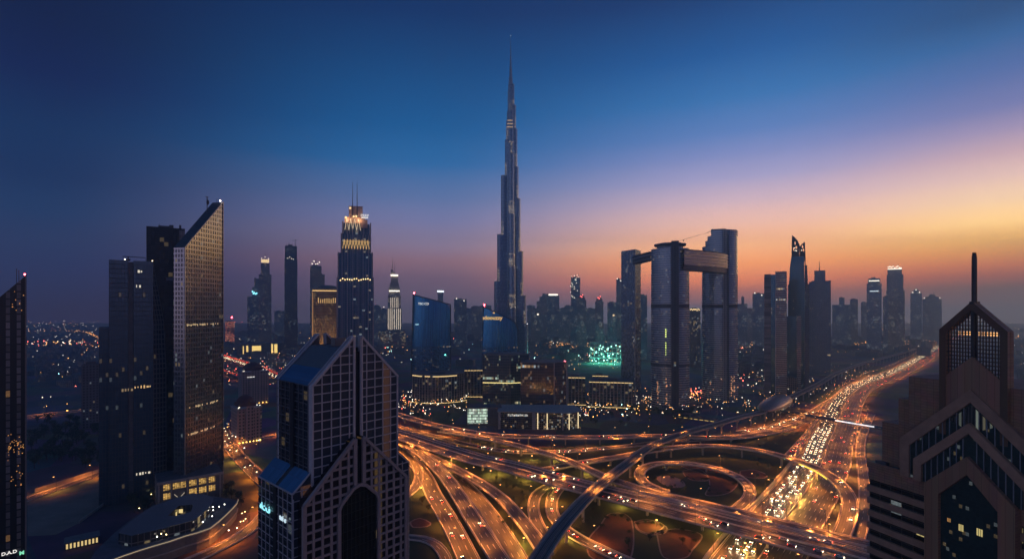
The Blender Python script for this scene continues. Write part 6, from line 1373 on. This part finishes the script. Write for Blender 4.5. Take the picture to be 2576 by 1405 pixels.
# ================================================================ cars
paint=[plain('car_white',(.6,.6,.58),.3,.05),plain('car_silver',(.35,.36,.38),.3,.05,metal=.5),plain('car_black',(.03,.03,.035),.25,.05),plain('car_red',(.3,.03,.03),.3,.05)]
M['glass']=plain('car_glass',(.02,.025,.03),.08,.05); M['tyre']=plain('tyre',(.02,.02,.02),.85,.1)
def car_parts(i):
    b=MB(); pr=[(-2.2,.35),(2.15,.35),(2.25,.62),(1.2,.92),(.95,.98),(-1.75,1.02),(-2.25,.85)]
    b.loft([[(x,-.88,z) for x,z in pr],[(x,.88,z) for x,z in pr]],0,0,0); cb=[(-1.7,1.0),(1.0,.97),(.3,1.45),(-1.1,1.47)]
    b.loft([[(x,-.78 if z<1.2 else -.62,z) for x,z in cb],[(x,.78 if z<1.2 else .62,z) for x,z in cb]],0,0,0); body=b.build('body',paint[i],data_only=True)
    b=MB(); 
    for s_ in (-1,1): b.face([(-1.45,s_*.765,1.05),(.75,s_*.765,1.05),(.28,s_*.66,1.38),(-1.05,s_*.66,1.4)])
    b.face([(.98,-.7,1.02),(.98,.7,1.02),(.36,.58,1.42),(.36,-.58,1.42)]); b.face([(-1.68,-.7,1.05),(-1.14,-.58,1.42),(-1.14,.58,1.42),(-1.68,.7,1.05)]); gl=b.build('windows',M['glass'],data_only=True)
    return body,gl
CP=[car_parts(i) for i in range(4)]
def lmp(x,y,z,nx,w,h,mat,name):
    b=MB(); b.box(min(x,x+.06*nx),max(x,x+.06*nx),y-w/2,y+w/2,z-h/2,z+h/2); return b.build(name,mat,data_only=True)
HL=[lmp(2.22,s_*.62,.68,1,.40,.26,M['head'],'headlight') for s_ in (-1,1)]; TL=[lmp(-2.26,s_*.65,.78,-1,.36,.2,M['tail'],'taillight') for s_ in (-1,1)]
wb=MB(); wb.tube([(0,-.11,0),(0,.11,0)],.33,12); WH=wb.build('wheel',M['tyre'],data_only=True)
beam=bpy.data.lights.new('headlight_beam','SPOT'); beam.energy=700; beam.color=(1,.8,.5); beam.spot_size=R(70); beam.spot_blend=.8; beam.shadow_soft_size=.1
NC=0
def car(p,d,label,group,full,lit=False):
    global NC; NC+=1
    o=empty('car',p,math.atan2(d.y,d.x),label,'car',group); i=random.choice([0,0,1,1,2,3]); ms=list(CP[i])+(HL+TL)
    for me in ms: c=bpy.data.objects.new(me.name.split('.')[0],me); COL.objects.link(c); c.parent=o
    if full:
        for x in (-1.35,1.35):
            for y in (-.82,.82): c=bpy.data.objects.new('wheel',WH); COL.objects.link(c); c.parent=o; c.location=(x,y,.33)
    if lit:
        c=bpy.data.objects.new('headlight_beam',beam); COL.objects.link(c); c.parent=o; c.location=(2.35,0,.75); c.rotation_euler=(R(84),0,R(-90))
far_cars=MB()
def farcar(p,d,tail):
    n=Vector((d.y,-d.x,0)); u=Vector((0,0,1))
    def bx(x0,x1,y0,y1,z0,z1,m): far_cars.loft([[p+d*x+n*y+u*z0 for x,y in ((x0,y0),(x1,y0),(x1,y1),(x0,y1))],[p+d*x+n*y+u*z1 for x,y in ((x0,y0),(x1,y0),(x1,y1),(x0,y1))]],m,m)
    bx(-2.2,2.2,-.85,.85,.3,1.35,0); s=min(1.0,.3+p.y/2600)
    bx(2.22,2.34,-.6,.6,.5,.5+.42*s,1); bx(-2.34,-2.22,-.8,.8,.6,.6+.4*s,2)
def traffic(key,offs,dirn,gap,label,group,nind,ymin=0,ymax=9e9,farok=True,litn=0):
    c,fr,w=ROADS[key]; lst=[]
    for o in offs:
        dist=random.uniform(0,gap)
        nxt=random.uniform(.5,1.5)*gap
        for i in range(1,len(c)):
            seg=(c[i]-c[i-1]).length; t=0
            while dist+seg-t*seg>=nxt:
                t+= (nxt-dist)/seg if seg>0 else 1; dist=0; 
                if t>1: t=1
                p=c[i-1].lerp(c[i],t)+fr[i][1]*o
                dd=(c[i]-c[i-1]).normalized()*dirn; dd.z=0
                if ymin<p.y<ymax and abs(p.x/p.y)<1.04 and p.y>240: lst.append((p+Vector((0,0,.03)),dd.normalized()))
                nxt=random.choice([.45,.7,1,1.3,1.8])*gap*random.uniform(.7,1.3); nxt=max(nxt,5.2)
            dist+=seg*(1-t)
    if key=='H' and dirn<0: lst=[a for a in lst if a[0].y>540 or random.random()<.5]
    lst.sort(key=lambda a:a[0].length)
    for k,(p,d) in enumerate(lst):
        if k<nind: car(p,d,label,group,p.length<430,k<litn)
        elif farok: farcar(p,d,dirn>0)
    return len(lst)
lw=HWW/2/6
n1_=traffic('H',[-HWW/2+lw*(1.6+1.05*k) for k in range(4)],-1,7.5,'car with glaring headlights in the dense oncoming highway traffic','oncoming highway cars',150,litn=70)
n2_=traffic('H',[lw*(k+.5) for k in range(6)],1,190,'car with red tail lights leaving along the right highway carriageway','departing highway cars',34)
traffic('C',[-11.5,-10],-1,40,'car heading left on the broad double flyover','cars on the broad flyover',9,farok=False); traffic('C',[3,6,9],1,30,'car heading right on the broad double flyover','cars on the broad flyover, right bound',22,farok=False,litn=8)
traffic('A',[-3,3],1,55,'car on the far curving flyover','cars on the far flyover',10,farok=False)
traffic('M',[-3,0,3],1,26,'car on the low road merging towards the highway','cars on the low merging road',16,farok=False)
traffic('J',[0],-1,13,'car in the short bright queue on the curved slip road','cars on the curved slip road',13,farok=False,litn=6)
traffic('U',[-1.5,1.5],1,14,'car in the sunken slip lane beside the highway','cars in the sunken slip lane',12,farok=False)
traffic('G',[-2,2],1,60,'car on the horseshoe ramp above the highway','cars on the horseshoe ramp',8,farok=False)
traffic('H1',[-3,3],-1,50,'car on the ground road beside the gabled tower','cars beside the gabled tower',6,farok=False); traffic('H2',[-2],-1,60,'car on the sweeping left ramp','cars on the sweeping ramp',5,farok=False)
traffic('S1',[-2,2],-1,22,'car on the boulevard below the metro station','cars below the metro station',16,farok=False)
traffic('W1',[-12,-9,-6,-3],-1,16,'x','x',0); traffic('W1',[3,6,9,12],1,14,'x','x',0); traffic('W2',[-2,2],-1,16,'x','x',0); traffic('Q',[-2,3],1,40,'x','x',0)
tag(far_cars.build('distant_traffic',[M['tyre'],glow('far_headlight',(1,.8,.48),11),glow('far_taillight',(1,.07,.03),7)]),kind='stuff')

# lamps tucked under the bridges, lighting the underpasses amber
ul=bpy.data.lights.new('underpass_light','POINT'); ul.energy=9000; ul.color=(1,.5,.08); ul.shadow_soft_size=.4
ub=MB(); ub.box(-.5,.5,-.3,.3,4.4,4.8,0); ub.box(-.1,.1,-.1,.1,0,4.4,1); UM=ub.build('underpass_lamp',[M['orange'],M['dark']],data_only=True)
for cv,pts in ((T1,((130,405),(200,435),(250,462),(480,580),(830,700),(900,685),(1180,570),(1370,575),(1550,640),(1640,690),(1110,1285),(1470,1250),(1330,815),(240,850),(1130,740))),(T2,((480,1130),(1000,1190),(180,965),(1700,900),(1690,860),(1620,980),(1790,730),(1230,1330)))):
    for x,y in pts:
        p=G(*cv(x,y)); o=bpy.data.objects.new('underpass_lamp',UM); COL.objects.link(o); o.location=p; tag(o,'squat amber lamp lighting an underpass below the flyovers','lamp','underpass lamps'); l=bpy.data.objects.new('underpass_light',ul); COL.objects.link(l); l.parent=o; l.location=(0,0,3.9)
# coloured strip on the inner edge of the horseshoe ramp
c,fr,w=ROADS['G']; rootG=[o for o in COL.objects if o.get('label')=='horseshoe ramp bridging the highway'][0]
def edge_strip(y0,y1,mat,name):
    idx=[i for i in range(len(c)) if c[i].x>0 and y0<(i/len(c))<y1]; b=MB(); up=Vector((0,0,1))
    b.loft([[c[i]+fr[i][1]*(w/2+.6)+up*za for za in (-.7,.3)] + [c[i]+fr[i][1]*(w/2+.75)+up*za for za in (.3,-.7)] for i in idx],0,0,0); return b.build(name,mat,rootG)
def frac(x,y): 
    t=G(*T2(x,y),9); return min(range(len(c)),key=lambda i:(c[i]-t).length)/len(c)
f1,f2,f3=frac(1540,550),frac(1625,575),frac(1985,770)
edge_strip(f1,f2,glow('green_neon',(.35,1,.6),2.0),'green_neon_strip'); edge_strip(f2+.004,f3,glow('yellow_neon',(1,.75,.1),1.5),'yellow_neon_strip')
print('LAMPS',NL,'CARS',NC,n1_,n2_,'FAR',len(far_cars.f)//15)
